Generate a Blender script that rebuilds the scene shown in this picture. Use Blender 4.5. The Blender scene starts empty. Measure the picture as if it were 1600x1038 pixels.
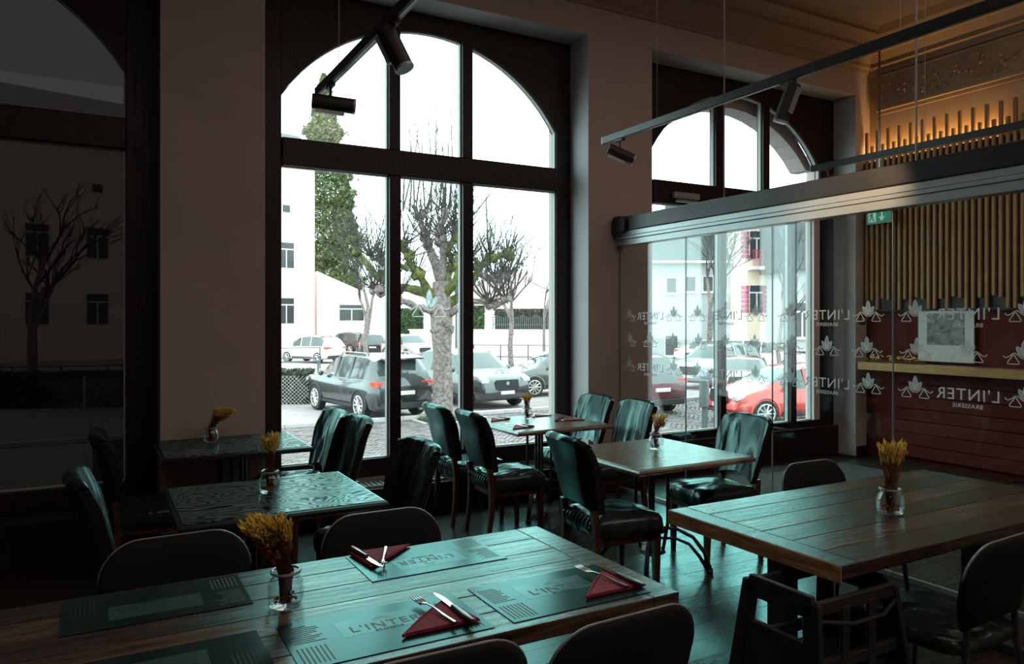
import bpy, bmesh, math, random
from mathutils import Vector, Matrix, noise
random.seed(7)
C = bpy.context.scene
COL = C.collection
PI = math.pi
# ------------------------------------------------------------------ camera
FOC = 1172.0; S_, C_ = 0.488, 0.873
EYE = 1.6
cam_d = bpy.data.cameras.new('camera'); cam = bpy.data.objects.new('camera', cam_d); COL.objects.link(cam)
cam.location = (0, 0, EYE)
cam.rotation_euler = (PI/2, 0, -math.atan2(S_, C_))
cam_d.sensor_width = 36; cam_d.lens = FOC/1600*36
cam_d.shift_y = -19/1600; cam_d.clip_start = 0.05; cam_d.clip_end = 500
C.camera = cam
# ------------------------------------------------------------------ sky and exposure
W = bpy.data.worlds.new('overcast_sky'); C.world = W; W.use_nodes = True
bg = W.node_tree.nodes['Background']; bg.inputs[0].default_value = (0.74, 1.0, 0.985, 1); bg.inputs[1].default_value = 5.0
C.view_settings.view_transform = 'Standard'; C.view_settings.look = 'None'
C.view_settings.gamma = 1; C.view_settings.use_curve_mapping = False
C.view_settings.exposure = 0.0
C.cycles.use_denoising = True
C.cycles.max_bounces = 8; C.cycles.diffuse_bounces = 3; C.cycles.glossy_bounces = 4
C.cycles.transparent_max_bounces = 24; C.cycles.transmission_bounces = 6
C.cycles.sample_clamp_indirect = 6.0
C.cycles.caustics_reflective = False; C.cycles.caustics_refractive = False
def portal(name, x, y, z, w, h):
    d = bpy.data.lights.new(name, 'AREA'); d.shape = 'RECTANGLE'; d.size = w; d.size_y = h
    d.cycles.is_portal = True
    o = bpy.data.objects.new(name, d); COL.objects.link(o); o.location = (x, y, z); o.rotation_euler = (-PI/2, 0, 0)
portal('sky_portal', 2.56, 6.2, 2.3, 2.7, 3.8)
portal('sky_portal', 6.28, 6.2, 2.3, 2.9, 3.8)
portal('sky_portal', -1.0, 6.2, 2.3, 2.8, 3.8)
def area(name, loc, rot, sx, sy, power, col):
    d = bpy.data.lights.new(name, 'AREA'); d.shape = 'RECTANGLE'; d.size = sx; d.size_y = sy
    d.energy = power; d.color = col
    o = bpy.data.objects.new(name, d); COL.objects.link(o); o.location = loc; o.rotation_euler = rot
    return o
area('ceiling_wash_light', (4.6, 1.6, 4.75), (0, 0, 0), 6, 4, 40, (1.0, 0.72, 0.56))  # unseen warm fill added overhead to brighten the walls
area('rear_room_light', (3.2, -.6, 4.86), (0, 0, 0), 9, 1.8, 70, (1.0, 0.82, 0.74))  # added fill out of view, lifts the dark surfaces facing the camera
area('cove_light', (7.985, 4.95, 3.50), (PI, 0, 0), 0.04, 1.5, 7, (1.0, 0.55, 0.16))

# ------------------------------------------------------------------ pixel to world helpers (for measuring places only)
def ray(u, v):
    a = (u-800)/FOC
    return Vector((S_+C_*a, C_-S_*a, (500-v)/FOC))
def at_depth(u, v, d):
    return ray(u, v)*d + Vector((0, 0, EYE))
def on_z(u, v, z):
    r = ray(u, v); return r*((z-EYE)/r.z) + Vector((0, 0, EYE))

# ------------------------------------------------------------------ materials
def new_mat(name):
    m = bpy.data.materials.new(name); m.use_nodes = True
    nt = m.node_tree; nt.nodes.clear()
    return m, nt, nt.nodes, nt.links
def N(nodes, t, **kw):
    n = nodes.new(t)
    for k, v in kw.items():
        if k in n.inputs.keys(): n.inputs[k].default_value = v
        else: setattr(n, k, v)
    return n
def coords(nodes, links, scale=(1,1,1), rot=(0,0,0), space='Object'):
    tc = nodes.new('ShaderNodeTexCoord'); mp = nodes.new('ShaderNodeMapping')
    mp.inputs['Scale'].default_value = scale; mp.inputs['Rotation'].default_value = rot
    if space == 'World':
        g = nodes.new('ShaderNodeNewGeometry'); links.new(g.outputs['Position'], mp.inputs[0])
    else: links.new(tc.outputs['Object'], mp.inputs[0])
    return mp.outputs[0]
def rgb(c): return (c[0], c[1], c[2], 1)
def plain(name, col, rough=0.5, metal=0.0, vary=0.15, scale=12, bump=0.0, spec=0.5, tint=None, space='Object', bscale=None, emit=None, coat=0):
    m, nt, nodes, links = new_mat(name)
    out = nodes.new('ShaderNodeOutputMaterial'); b = nodes.new('ShaderNodeBsdfPrincipled')
    links.new(b.outputs[0], out.inputs[0])
    vec = coords(nodes, links, space=space)
    nz = N(nodes, 'ShaderNodeTexNoise', Scale=scale, Detail=4.0); links.new(vec, nz.inputs['Vector'])
    cr = nodes.new('ShaderNodeValToRGB'); links.new(nz.outputs['Fac'], cr.inputs[0])
    cr.color_ramp.elements[0].position = .3; cr.color_ramp.elements[1].position = .7
    cr.color_ramp.elements[0].color = rgb([c*(1-vary) for c in col]); cr.color_ramp.elements[1].color = rgb([min(1, c*(1+vary)) for c in col])
    links.new(cr.outputs[0], b.inputs['Base Color'])
    b.inputs['Roughness'].default_value = rough; b.inputs['Metallic'].default_value = metal
    b.inputs['Specular IOR Level'].default_value = spec
    if coat: b.inputs['Coat Weight'].default_value = coat; b.inputs['Coat Roughness'].default_value = .05
    if tint: b.inputs['Specular Tint'].default_value = rgb(tint)
    if emit: b.inputs['Emission Color'].default_value = rgb(emit[:3]); b.inputs['Emission Strength'].default_value = emit[3]
    if bump:
        n2 = N(nodes, 'ShaderNodeTexNoise', Scale=bscale or scale*3, Detail=3.0); links.new(vec, n2.inputs['Vector'])
        bp = N(nodes, 'ShaderNodeBump', Strength=bump, Distance=0.01); links.new(n2.outputs['Fac'], bp.inputs['Height'])
        links.new(bp.outputs[0], b.inputs['Normal'])
    return m
def lacquer(name, c1, c2, gloss=(0.5, 1, 0.96), rough=0.25, ior=1.5, scale=(1, 12, 12), bump=0.25, wave=False, space='Object', rvar=0.15, strength=1.0, dist=.004):
    """wood / leather under a glossy finish: diffuse grain below, tinted gloss on top by Fresnel"""
    m, nt, nodes, links = new_mat(name)
    out = nodes.new('ShaderNodeOutputMaterial')
    vec = coords(nodes, links, scale=scale, space=space)
    nz = N(nodes, 'ShaderNodeTexNoise', Scale=3.0, Detail=8.0, Roughness=.65, Distortion=.6); links.new(vec, nz.inputs['Vector'])
    src = nz.outputs['Fac']
    if wave:
        wv = N(nodes, 'ShaderNodeTexWave', Scale=2.2, Distortion=9.0, Detail=3.0); wv.inputs['Detail Scale'].default_value = 1.4
        wv.bands_direction = 'Y'; links.new(vec, wv.inputs['Vector'])
        mx = N(nodes, 'ShaderNodeMath', operation='MULTIPLY'); links.new(wv.outputs['Fac'], mx.inputs[0]); links.new(nz.outputs['Fac'], mx.inputs[1])
        ad = N(nodes, 'ShaderNodeMath', operation='MULTIPLY_ADD'); links.new(mx.outputs[0], ad.inputs[0]); ad.inputs[1].default_value = 1.1; ad.inputs[2].default_value = .22
        src = ad.outputs[0]
    cr = nodes.new('ShaderNodeValToRGB'); links.new(src, cr.inputs[0])
    cr.color_ramp.elements[0].position = .38; cr.color_ramp.elements[1].position = .66
    cr.color_ramp.elements[0].color = rgb(c1); cr.color_ramp.elements[1].color = rgb(c2)
    df = nodes.new('ShaderNodeBsdfDiffuse'); links.new(cr.outputs[0], df.inputs[0])
    gl = nodes.new('ShaderNodeBsdfGlossy'); gl.inputs['Color'].default_value = rgb([g*strength for g in gloss])
    mr = N(nodes, 'ShaderNodeMapRange'); links.new(src, mr.inputs[0])
    mr.inputs[3].default_value = rough+rvar; mr.inputs[4].default_value = max(.03, rough-rvar*.5); links.new(mr.outputs[0], gl.inputs['Roughness'])
    fr = N(nodes, 'ShaderNodeFresnel', IOR=ior); mix = nodes.new('ShaderNodeMixShader')
    bp = N(nodes, 'ShaderNodeBump', Strength=bump, Distance=dist); links.new(src, bp.inputs['Height'])
    for n in (df, gl, fr): links.new(bp.outputs[0], n.inputs['Normal'])
    links.new(fr.outputs[0], mix.inputs[0]); links.new(df.outputs[0], mix.inputs[1]); links.new(gl.outputs[0], mix.inputs[2])
    links.new(mix.outputs[0], out.inputs[0])
    return m
def leather(name, ior=1.42, rough=.28, wr=.03, strength=.9, crease=.8):
    """black hide: nearly black below a satin sheen, with long slanting creases"""
    m, nt, nodes, links = new_mat(name)
    out = nodes.new('ShaderNodeOutputMaterial')
    vec = coords(nodes, links, scale=(5.0, 3.5, 1.3), rot=(.3, 1.0, .3))
    nz = N(nodes, 'ShaderNodeTexNoise', Scale=1.0, Detail=1.5, Roughness=.4, Distortion=1.6); links.new(vec, nz.inputs['Vector'])
    v2 = coords(nodes, links, scale=(1, 1, 1)); n2 = N(nodes, 'ShaderNodeTexNoise', Scale=220.0, Detail=1.0); links.new(v2, n2.inputs['Vector'])
    bp = N(nodes, 'ShaderNodeBump', Strength=1.0, Distance=wr); bp.inputs['Strength'].default_value = 1.0; links.new(nz.outputs['Fac'], bp.inputs['Height'])
    b2 = N(nodes, 'ShaderNodeBump', Strength=.15, Distance=.001); links.new(n2.outputs['Fac'], b2.inputs['Height']); links.new(bp.outputs[0], b2.inputs['Normal'])
    oi = nodes.new('ShaderNodeObjectInfo'); mm = N(nodes, 'ShaderNodeMath', operation='MULTIPLY'); mm.inputs[1].default_value = 40; links.new(oi.outputs['Random'], mm.inputs[0])
    nz.noise_dimensions = '4D'; links.new(mm.outputs[0], nz.inputs['W'])
    df = N(nodes, 'ShaderNodeBsdfDiffuse', Color=(.022, .022, .022, 1)); gl = N(nodes, 'ShaderNodeBsdfGlossy', Color=(.55*strength, .95*strength, .92*strength, 1), Roughness=rough)
    fr = N(nodes, 'ShaderNodeFresnel', IOR=ior); mix = nodes.new('ShaderNodeMixShader')
    for n in (df, gl, fr): links.new(b2.outputs[0], n.inputs['Normal'])
    mr = N(nodes, 'ShaderNodeMapRange'); links.new(nz.outputs['Fac'], mr.inputs[0]); mr.inputs[1].default_value = .42; mr.inputs[2].default_value = .64
    mr.inputs[3].default_value = 1-crease; mr.inputs[4].default_value = 1.0; mu = N(nodes, 'ShaderNodeMath', operation='MULTIPLY')
    links.new(fr.outputs[0], mu.inputs[0]); links.new(mr.outputs[0], mu.inputs[1]); links.new(mu.outputs[0], mix.inputs[0]); links.new(df.outputs[0], mix.inputs[1]); links.new(gl.outputs[0], mix.inputs[2]); links.new(mix.outputs[0], out.inputs[0])
    return m
def grain_wood(name):
    """dark oak with open flame grain picked out pale, lacquered"""
    m, nt, nodes, links = new_mat(name)
    out = nodes.new('ShaderNodeOutputMaterial')
    vec = coords(nodes, links, scale=(1.6, 5.5, 1))
    n0 = N(nodes, 'ShaderNodeTexNoise', Scale=1.1, Detail=2.0, Distortion=.5); links.new(vec, n0.inputs['Vector'])
    mu = N(nodes, 'ShaderNodeMath', operation='MULTIPLY'); mu.inputs[1].default_value = 190; links.new(n0.outputs['Fac'], mu.inputs[0])
    si = N(nodes, 'ShaderNodeMath', operation='SINE'); links.new(mu.outputs[0], si.inputs[0])
    v2 = coords(nodes, links, scale=(30, 260, 30)); n2 = N(nodes, 'ShaderNodeTexNoise', Scale=1.0, Detail=2.0); links.new(v2, n2.inputs['Vector'])
    ad = N(nodes, 'ShaderNodeMath', operation='ADD'); links.new(si.outputs[0], ad.inputs[0]); links.new(n2.outputs['Fac'], ad.inputs[1])
    cr = nodes.new('ShaderNodeValToRGB'); links.new(ad.outputs[0], cr.inputs[0])
    cr.color_ramp.elements[0].position = .25; cr.color_ramp.elements[1].position = .95
    cr.color_ramp.elements[0].color = (.006, .007, .007, 1); cr.color_ramp.elements[1].color = (.12, .13, .125, 1)
    df = nodes.new('ShaderNodeBsdfDiffuse'); links.new(cr.outputs[0], df.inputs[0])
    gl = N(nodes, 'ShaderNodeBsdfGlossy', Color=(.55, .95, .92, 1), Roughness=.20)
    fr = N(nodes, 'ShaderNodeFresnel', IOR=1.5); f2 = N(nodes, 'ShaderNodeMath', operation='MULTIPLY'); links.new(fr.outputs[0], f2.inputs[0])
    mr = N(nodes, 'ShaderNodeMapRange'); links.new(ad.outputs[0], mr.inputs[0]); mr.inputs[1].default_value = -.4; mr.inputs[2].default_value = 1.0; mr.inputs[3].default_value = .25; mr.inputs[4].default_value = 1.0
    links.new(mr.outputs[0], f2.inputs[1])
    bp = N(nodes, 'ShaderNodeBump', Strength=.08, Distance=.0004); links.new(ad.outputs[0], bp.inputs['Height'])
    mix = nodes.new('ShaderNodeMixShader')
    for n in (df, gl, fr): links.new(bp.outputs[0], n.inputs['Normal'])
    links.new(f2.outputs[0], mix.inputs[0]); links.new(df.outputs[0], mix.inputs[1]); links.new(gl.outputs[0], mix.inputs[2]); links.new(mix.outputs[0], out.inputs[0])
    return m
def glass(name, tint=(.96, .98, .98), rough=0.0, ior=1.45, boost=1.0):
    m, nt, nodes, links = new_mat(name)
    out = nodes.new('ShaderNodeOutputMaterial')
    tr = N(nodes, 'ShaderNodeBsdfTransparent', Color=rgb(tint)); gl = N(nodes, 'ShaderNodeBsdfGlossy', Color=(1, 1, 1, 1), Roughness=rough)
    fr = N(nodes, 'ShaderNodeFresnel', IOR=ior); mx = nodes.new('ShaderNodeMixShader')
    ge = nodes.new('ShaderNodeNewGeometry'); io = N(nodes, 'ShaderNodeMapRange'); links.new(ge.outputs['Backfacing'], io.inputs[0])
    io.inputs[3].default_value = ior; io.inputs[4].default_value = 1/ior; links.new(io.outputs[0], fr.inputs['IOR'])   # same sheet from either side
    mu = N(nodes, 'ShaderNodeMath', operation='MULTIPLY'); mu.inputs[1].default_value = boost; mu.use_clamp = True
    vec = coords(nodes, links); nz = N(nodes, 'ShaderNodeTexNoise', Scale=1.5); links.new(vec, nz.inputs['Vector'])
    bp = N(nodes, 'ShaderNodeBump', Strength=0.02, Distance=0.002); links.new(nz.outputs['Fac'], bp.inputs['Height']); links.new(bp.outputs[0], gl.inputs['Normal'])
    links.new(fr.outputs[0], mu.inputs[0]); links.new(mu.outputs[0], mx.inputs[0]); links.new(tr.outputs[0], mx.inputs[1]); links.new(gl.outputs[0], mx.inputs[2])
    links.new(mx.outputs[0], out.inputs[0])
    return m
def frosted(name, col, alpha):
    m, nt, nodes, links = new_mat(name)
    out = nodes.new('ShaderNodeOutputMaterial')
    tr = nodes.new('ShaderNodeBsdfTransparent'); df = N(nodes, 'ShaderNodeBsdfDiffuse', Color=rgb(col)); tl = N(nodes, 'ShaderNodeBsdfTranslucent', Color=rgb(col))
    a = nodes.new('ShaderNodeMixShader'); links.new(df.outputs[0], a.inputs[1]); links.new(tl.outputs[0], a.inputs[2])
    b = nodes.new('ShaderNodeMixShader'); b.inputs[0].default_value = alpha
    vec = coords(nodes, links); nz = N(nodes, 'ShaderNodeTexNoise', Scale=60.0); links.new(vec, nz.inputs['Vector'])
    mr = N(nodes, 'ShaderNodeMapRange'); links.new(nz.outputs['Fac'], mr.inputs[0]); mr.inputs[3].default_value = alpha*.9; mr.inputs[4].default_value = min(1, alpha*1.1)
    links.new(mr.outputs[0], b.inputs[0])
    links.new(tr.outputs[0], b.inputs[1]); links.new(a.outputs[0], b.inputs[2]); links.new(b.outputs[0], out.inputs[0])
    return m

TEAL = (0.50, 1.0, 0.96); TEAL2 = (0.58, 1.0, 0.97)
M = {}
M['plaster'] = plain('beige_plaster', (.50, .43, .40), .9, vary=.05, scale=3, bump=.05, space='World')
M['reveal'] = plain('reveal_plaster', (.52, .54, .54), .85, vary=.04, scale=3, space='World')
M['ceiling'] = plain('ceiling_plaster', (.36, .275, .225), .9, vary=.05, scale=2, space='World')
M['gold_wall'] = plain('ochre_plaster', (.42, .30, .20), .9, vary=.06, scale=3, space='World')
M['red_wall'] = plain('dark_red_panelling', (.085, .014, .010), .7, spec=.1, vary=.2, scale=5, space='World')
M['frame'] = lacquer('dark_stained_window_wood', (.016, .011, .010), (.038, .018, .014), gloss=(.5, .55, .55), rough=.35, scale=(12, 12, 1), bump=.1)
M['frame_edge'] = plain('pale_glazing_bead', (.45, .5, .5), .5, vary=.05)
M['slab'] = plain('dark_subfloor', (.01, .009, .008), .8)
M['plank'] = lacquer('floor_board_wood', (.028, .015, .011), (.075, .036, .025), gloss=TEAL, rough=.20, scale=(1.2, 14, 14), bump=.08, space='World', ior=1.6, strength=.9, rvar=.08)
M['plank2'] = lacquer('floor_board_wood_dark', (.020, .012, .009), (.055, .027, .019), gloss=TEAL, rough=.25, scale=(1.2, 14, 14), bump=.08, space='World', ior=1.55, strength=.9, rvar=.08)
M['carpet'] = plain('charcoal_mat', (.05, .055, .055), .95, vary=.3, scale=200, bump=.5, space='World')
M['table_grain'] = grain_wood('open_grain_dark_oak')
M['table_plank'] = lacquer('reclaimed_plank_wood', (.04, .024, .016), (.20, .11, .065), gloss=TEAL2, rough=.15, scale=(1.2, 11, 11), bump=.6, ior=1.65, strength=1.0, rvar=.14)
M['table_plank_dark'] = lacquer('reclaimed_plank_wood_dark', (.024, .014, .012), (.11, .055, .038), gloss=TEAL2, rough=.18, scale=(1.2, 13, 13), bump=.6, ior=1.6, strength=1.0, rvar=.14)
M['table_edge'] = lacquer('sawn_brown_edge', (.30, .14, .055), (.75, .42, .19), gloss=(.6, .8, .8), rough=.45, scale=(10, 2, 20), bump=.3, ior=1.35)
M['edge_dark'] = lacquer('dark_moulded_edge', (.014, .013, .013), (.035, .033, .032), gloss=(.6, .95, .92), rough=.22, scale=(2, 2, 20), bump=.1, ior=1.5, rvar=.05)
M['table4'] = lacquer('brown_fine_grain_oak', (.09, .05, .038), (.32, .19, .145), gloss=(.72, 1, .97), rough=.16, scale=(1.5, 22, 3), bump=.35, ior=1.85, rvar=.08)
M['leather'] = leather('black_leather', ior=1.7, rough=.24, wr=.04, strength=1.0)
M['leather_back'] = leather('black_leather_taut', ior=1.2, rough=.36, wr=.004, strength=.33, crease=.3)
M['piping'] = plain('grey_piping', (.22, .24, .24), .3, vary=.1, spec=.6)
M['leg'] = lacquer('walnut_leg_wood', (.035, .014, .008), (.11, .042, .022), gloss=(.6, .8, .8), rough=.35, scale=(14, 14, 1.5), bump=.1, ior=1.4)
M['iron'] = plain('black_cast_iron', (.03, .03, .03), .42, metal=0, vary=.2, spec=.5, bump=.2, scale=40)
M['stud'] = plain('dull_brass_stud', (.35, .30, .24), .3, metal=1)
M['steel'] = plain('polished_steel', (.75, .78, .78), .14, metal=1, vary=.03)
M['rail_black'] = plain('black_anodised_rail', (.028, .028, .028), .35, vary=.1, spec=.4)
M['alu'] = plain('brushed_aluminium', (.42, .48, .49), .30, metal=.35, vary=.06, scale=4)
M['spot'] = plain('black_spot_housing', (.03, .03, .03), .5, vary=.1)
M['wire'] = plain('thin_steel_wire', (.25, .25, .25), .4, metal=.6)
M['napkin'] = plain('maroon_napkin_paper', (.26, .018, .04), .8, vary=.12, scale=60, bump=.3)
M['handle'] = plain('charcoal_knife_handle', (.035, .045, .048), .3, vary=.1, coat=.5)
M['mat'] = lacquer('grey_green_placemat', (.014, .022, .022), (.02, .03, .03), gloss=(.48, .95, .92), rough=.20, scale=(1, 1, 1), bump=.02, ior=1.5, strength=.85, rvar=.03)
M['print_dark'] = plain('dark_print', (.008, .012, .012), .5)
M['print_mid'] = lacquer('teal_print_block', (.04, .09, .09), (.05, .11, .11), gloss=(.48, .95, .92), rough=.2, scale=(1, 1, 1), bump=.02, ior=1.5)
M['glass'] = glass('window_glass')
M['smoked'] = glass('smoked_window_glass', (.085, .078, .076), boost=.3)  # dark tint put into the left panes to imitate vignette darkening
M['partition_glass'] = glass('clear_partition_glass', (.95, .985, .98), ior=1.5, boost=1.0)
M['edge_glass'] = plain('polished_glass_edge', (.35, .45, .45), .15, vary=.05)
M['jar'] = glass('jar_glass', (.93, .95, .95), ior=1.5, boost=1.3)
M['decal'] = frosted('frosted_vinyl', (.95, .98, .98), .92)
M['decal_fill'] = frosted('thin_frosted_vinyl', (.85, .95, .95), .5)
M['straw'] = plain('golden_straw', (1.0, .62, .12), .75, vary=.3, scale=40)
M['straw_red'] = plain('rust_petals', (.35, .12, .05), .8, vary=.4, scale=40)
M['stem'] = plain('brown_stems', (.10, .045, .02), .8, vary=.3, scale=40)
M['slat'] = lacquer('oak_slat_wood', (.28, .16, .075), (.42, .25, .12), gloss=(.6, .6, .6), rough=.5, scale=(20, 20, 1), bump=.1, ior=1.3)
M['black_panel'] = plain('black_backing_panel', (.03, .025, .025), .7, vary=.1)
M['oak_ledge'] = lacquer('oak_ledge_wood', (.32, .17, .06), (.50, .28, .10), gloss=(.7, .7, .7), rough=.3, scale=(20, 1, 20), bump=.1, ior=1.4)
M['white_card'] = plain('white_picture_mount', (.55, .56, .55), .7, vary=.03)
M['exit_green'] = plain('exit_sign_green', (.01, .22, .12), .5, emit=(.01, .30, .16, .25))
M['exit_white'] = plain('exit_sign_white', (.6, .75, .7), .5, emit=(.6, .9, .8, .18))
M['led'] = plain('led_strip', (.9, .6, .3), .5, emit=(1.0, .5, .15, 1.0))
# outdoors
M['asphalt'] = plain('pale_asphalt', (.34, .27, .27), .9, vary=.12, scale=2, space='World')
M['cobble'] = plain('granite_sett', (.17, .13, .13), .6, vary=.5, scale=4, space='World')
M['kerb'] = plain('granite_kerb', (.5, .42, .42), .8, vary=.1, space='World')
M['joint'] = plain('sett_joint_sand', (.04, .04, .04), .9, space='World')
M['render'] = plain('warm_white_render', (.88, .60, .58), .9, vary=.02, scale=.5, space='World')
M['render_smoked'] = M['render']
M['grey_render'] = plain('cool_grey_render', (.42, .41, .42), .9, vary=.03, scale=.5, space='World')
M['cream_render'] = plain('cream_render', (.85, .62, .50), .9, vary=.04, scale=.5, space='World')
M['slate'] = plain('slate_tiles', (.045, .05, .055), .6, vary=.4, scale=6, space='World')
M['dark_pane'] = plain('dark_window_pane', (.03, .035, .035), .15, vary=.3, scale=1.5, space='World')
M['red_shutter'] = plain('red_shutter_paint', (.45, .04, .10), .6)
M['white_paint'] = plain('white_paint', (.75, .6, .6), .6, vary=.03)
M['rail_grey'] = plain('grey_painted_rail', (.09, .10, .10), .5)
M['bark'] = plain('mottled_plane_bark', (.20, .15, .14), .9, vary=.6, scale=14, bump=1.0, bscale=22)
M['moss'] = plain('mossy_bark', (.10, .105, .025), .95, vary=.6, scale=9, bump=.6)
M['twig'] = plain('bare_twig', (.045, .038, .034), .9, vary=.4, scale=5)
M['leaf'] = plain('evergreen_leaf', (.12, .15, .06), .8, vary=.85, scale=1.6)
M['leaf2'] = plain('clipped_hedge_leaf', (.07, .12, .045), .8, vary=.6, scale=2)
M['hedge_dark'] = plain('dull_hedge_leaf', (.06, .065, .045), .8, vary=.6, scale=3)
M['tyre'] = plain('tyre_rubber', (.02, .02, .021), .8)
M['rim'] = plain('alloy_wheel', (.55, .5, .5), .35, metal=.6)
M['car_glass'] = plain('car_window_glass', (.05, .055, .055), .05, vary=.3, scale=1.5, spec=.9)
M['tail'] = plain('tail_lamp_red', (.55, .05, .03), .25, emit=(.8, .08, .04, .25))
M['head'] = plain('headlamp_clear', (.5, .5, .5), .1, coat=1)
M['plate'] = plain('number_plate_white', (.7, .6, .6), .5)
M['plastic'] = plain('black_car_trim', (.02, .02, .021), .6)
def paint(name, c): return plain(name, c, .25, vary=.05, coat=1.0, spec=.6)
PA = dict(teal=paint('dark_grey_paint', (.022, .022, .023)), grey=paint('graphite_paint', (.035, .033, .034)), olive=paint('grey_green_paint', (.075, .07, .062)),
          white=paint('white_car_paint', (.7, .55, .55)), silver=paint('silver_car_paint', (.35, .3, .3)), dark=paint('black_car_paint', (.02, .02, .022)),
          maroon=paint('maroon_car_paint', (.12, .012, .02)), red=paint('coral_red_car_paint', (.62, .045, .035)), blue=paint('pale_blue_car_paint', (.30, .32, .36)))

# ------------------------------------------------------------------ mesh builder
class MB:
    def __init__(s): s.v = []; s.f = []; s.m = []
    def add(s, vs, fs, mi=0):
        o = len(s.v); s.v += [tuple(p) for p in vs]
        for f in fs: s.f.append([i+o for i in f]); s.m.append(mi)
        return s
    def box(s, x0, x1, y0, y1, z0, z1, mi=0, mat=None):
        vs = [(x, y, z) for z in (z0, z1) for y in (y0, y1) for x in (x0, x1)]
        if mat is not None: vs = [mat @ Vector(p) for p in vs]
        return s.add(vs, [(0, 2, 3, 1), (4, 5, 7, 6), (0, 1, 5, 4), (2, 6, 7, 3), (0, 4, 6, 2), (1, 3, 7, 5)], mi)
    def taper(s, p0, r0, p1, r1, n=4, mi=0, rot=PI/4):
        return s.tube([p0, p1], [r0, r1], n, mi, rot)
    def tube(s, pts, rad, n=6, mi=0, rot=0, cap=True):
        pts = [Vector(p) for p in pts]
        if not isinstance(rad, (list, tuple)): rad = [rad]*len(pts)
        o = len(s.v); prev = None
        for i, p in enumerate(pts):
            d = (pts[min(i+1, len(pts)-1)] - pts[max(i-1, 0)])
            if d.length < 1e-9: d = Vector((0, 0, 1))
            d.normalize()
            if prev is None:
                ref = Vector((0, 0, 1)) if abs(d.z) < .95 else Vector((0, 1, 0)) if abs(d.y) < .9 else Vector((1, 0, 0))
                a = d.cross(ref).normalized()
            else:
                a = (prev - d*prev.dot(d)).normalized()
            prev = a; b = d.cross(a)
            for k in range(n):
                t = rot + 2*PI*k/n
                s.v.append(tuple(p + (a*math.cos(t) + b*math.sin(t))*rad[i]))
        for i in range(len(pts)-1):
            for k in range(n):
                k2 = (k+1) % n
                s.f.append([o+i*n+k, o+i*n+k2, o+(i+1)*n+k2, o+(i+1)*n+k]); s.m.append(mi)
        if cap:
            s.f.append([o+k for k in range(n)][::-1]); s.m.append(mi)
            s.f.append([o+(len(pts)-1)*n+k for k in range(n)]); s.m.append(mi)
        return s
    def lathe(s, prof, c=(0, 0, 0), n=20, mi=0, close=False):
        o = len(s.v)
        for r, z in prof:
            for k in range(n):
                t = 2*PI*k/n; s.v.append((c[0]+r*math.cos(t), c[1]+r*math.sin(t), c[2]+z))
        for i in range(len(prof)-1):
            for k in range(n):
                k2 = (k+1) % n; s.f.append([o+i*n+k, o+i*n+k2, o+(i+1)*n+k2, o+(i+1)*n+k]); s.m.append(mi)
        return s
    def prism(s, poly, a0, a1, axis='y', mi=0):
        """poly in the other two axes"""
        def P(p, a): return (p[0], a, p[1]) if axis == 'y' else (p[0], p[1], a) if axis == 'z' else (a, p[0], p[1])
        n = len(poly); vs = [P(p, a0) for p in poly] + [P(p, a1) for p in poly]
        fs = [[i, (i+1) % n, n+(i+1) % n, n+i] for i in range(n)] + [list(range(n))[::-1], [n+i for i in range(n)]]
        return s.add(vs, fs, mi)
    def grid(s, rows, mi=0, wrap=False, flip=False):
        o = len(s.v); nr = len(rows); nc = len(rows[0])
        for r in rows: s.v += [tuple(p) for p in r]
        for i in range(nr-1):
            for j in range(nc if wrap else nc-1):
                j2 = (j+1) % nc; q = [o+i*nc+j, o+i*nc+j2, o+(i+1)*nc+j2, o+(i+1)*nc+j]
                s.f.append(q[::-1] if flip else q); s.m.append(mi)
        return s
    def sphere(s, c, r, n=8, mi=0, jit=0):
        rows = []
        for i in range(n//2+1):
            t = PI*i/(n//2); row = []
            for k in range(n):
                a = 2*PI*k/n; q = r*(1+random.uniform(-jit, jit))
                row.append((c[0]+q*math.sin(t)*math.cos(a), c[1]+q*math.sin(t)*math.sin(a), c[2]+q*math.cos(t)))
            rows.append(row)
        return s.grid(rows, mi, wrap=True)
    def mesh(s, name, mats, smooth=False):
        me = bpy.data.meshes.new(name); me.from_pydata(s.v, [], s.f)
        for m in (mats if isinstance(mats, (list, tuple)) else [mats]): me.materials.append(m)
        if isinstance(mats, (list, tuple)) and len(mats) > 1: me.polygons.foreach_set('material_index', s.m)
        bm = bmesh.new(); bm.from_mesh(me); bmesh.ops.recalc_face_normals(bm, faces=bm.faces); bm.to_mesh(me); bm.free()
        if smooth: me.polygons.foreach_set('use_smooth', [True]*len(me.polygons))
        me.update(); return me
    def build(s, name, mats, parent=None, smooth=False, bevel=0, loc=None, sub=0):
        o = bpy.data.objects.new(name, s.mesh(name, mats, smooth)); COL.objects.link(o)
        if parent: o.parent = parent
        if loc: o.location = loc
        if bevel:
            b = o.modifiers.new('bevel', 'BEVEL'); b.width = bevel; b.segments = 2; b.limit_method = 'ANGLE'; b.angle_limit = .6
        if sub:
            b = o.modifiers.new('sub', 'SUBSURF'); b.levels = sub; b.render_levels = sub
        return o
def box(name, x0, x1, y0, y1, z0, z1, mat, parent=None, bevel=0):
    return MB().box(x0, x1, y0, y1, z0, z1).build(name, mat, parent, bevel=bevel)
def thing(name, label, cat, loc=(0, 0, 0), rz=0, group=None):
    o = bpy.data.objects.new(name, None); COL.objects.link(o); o.location = loc; o.rotation_euler = (0, 0, rz)
    o.empty_display_size = .1
    o['label'] = label; o['category'] = cat
    if group: o['group'] = group
    return o
def tag(o, label, cat, group=None, kind=None):
    o['label'] = label; o['category'] = cat
    if group: o['group'] = group
    if kind: o['kind'] = kind
    return o
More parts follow.
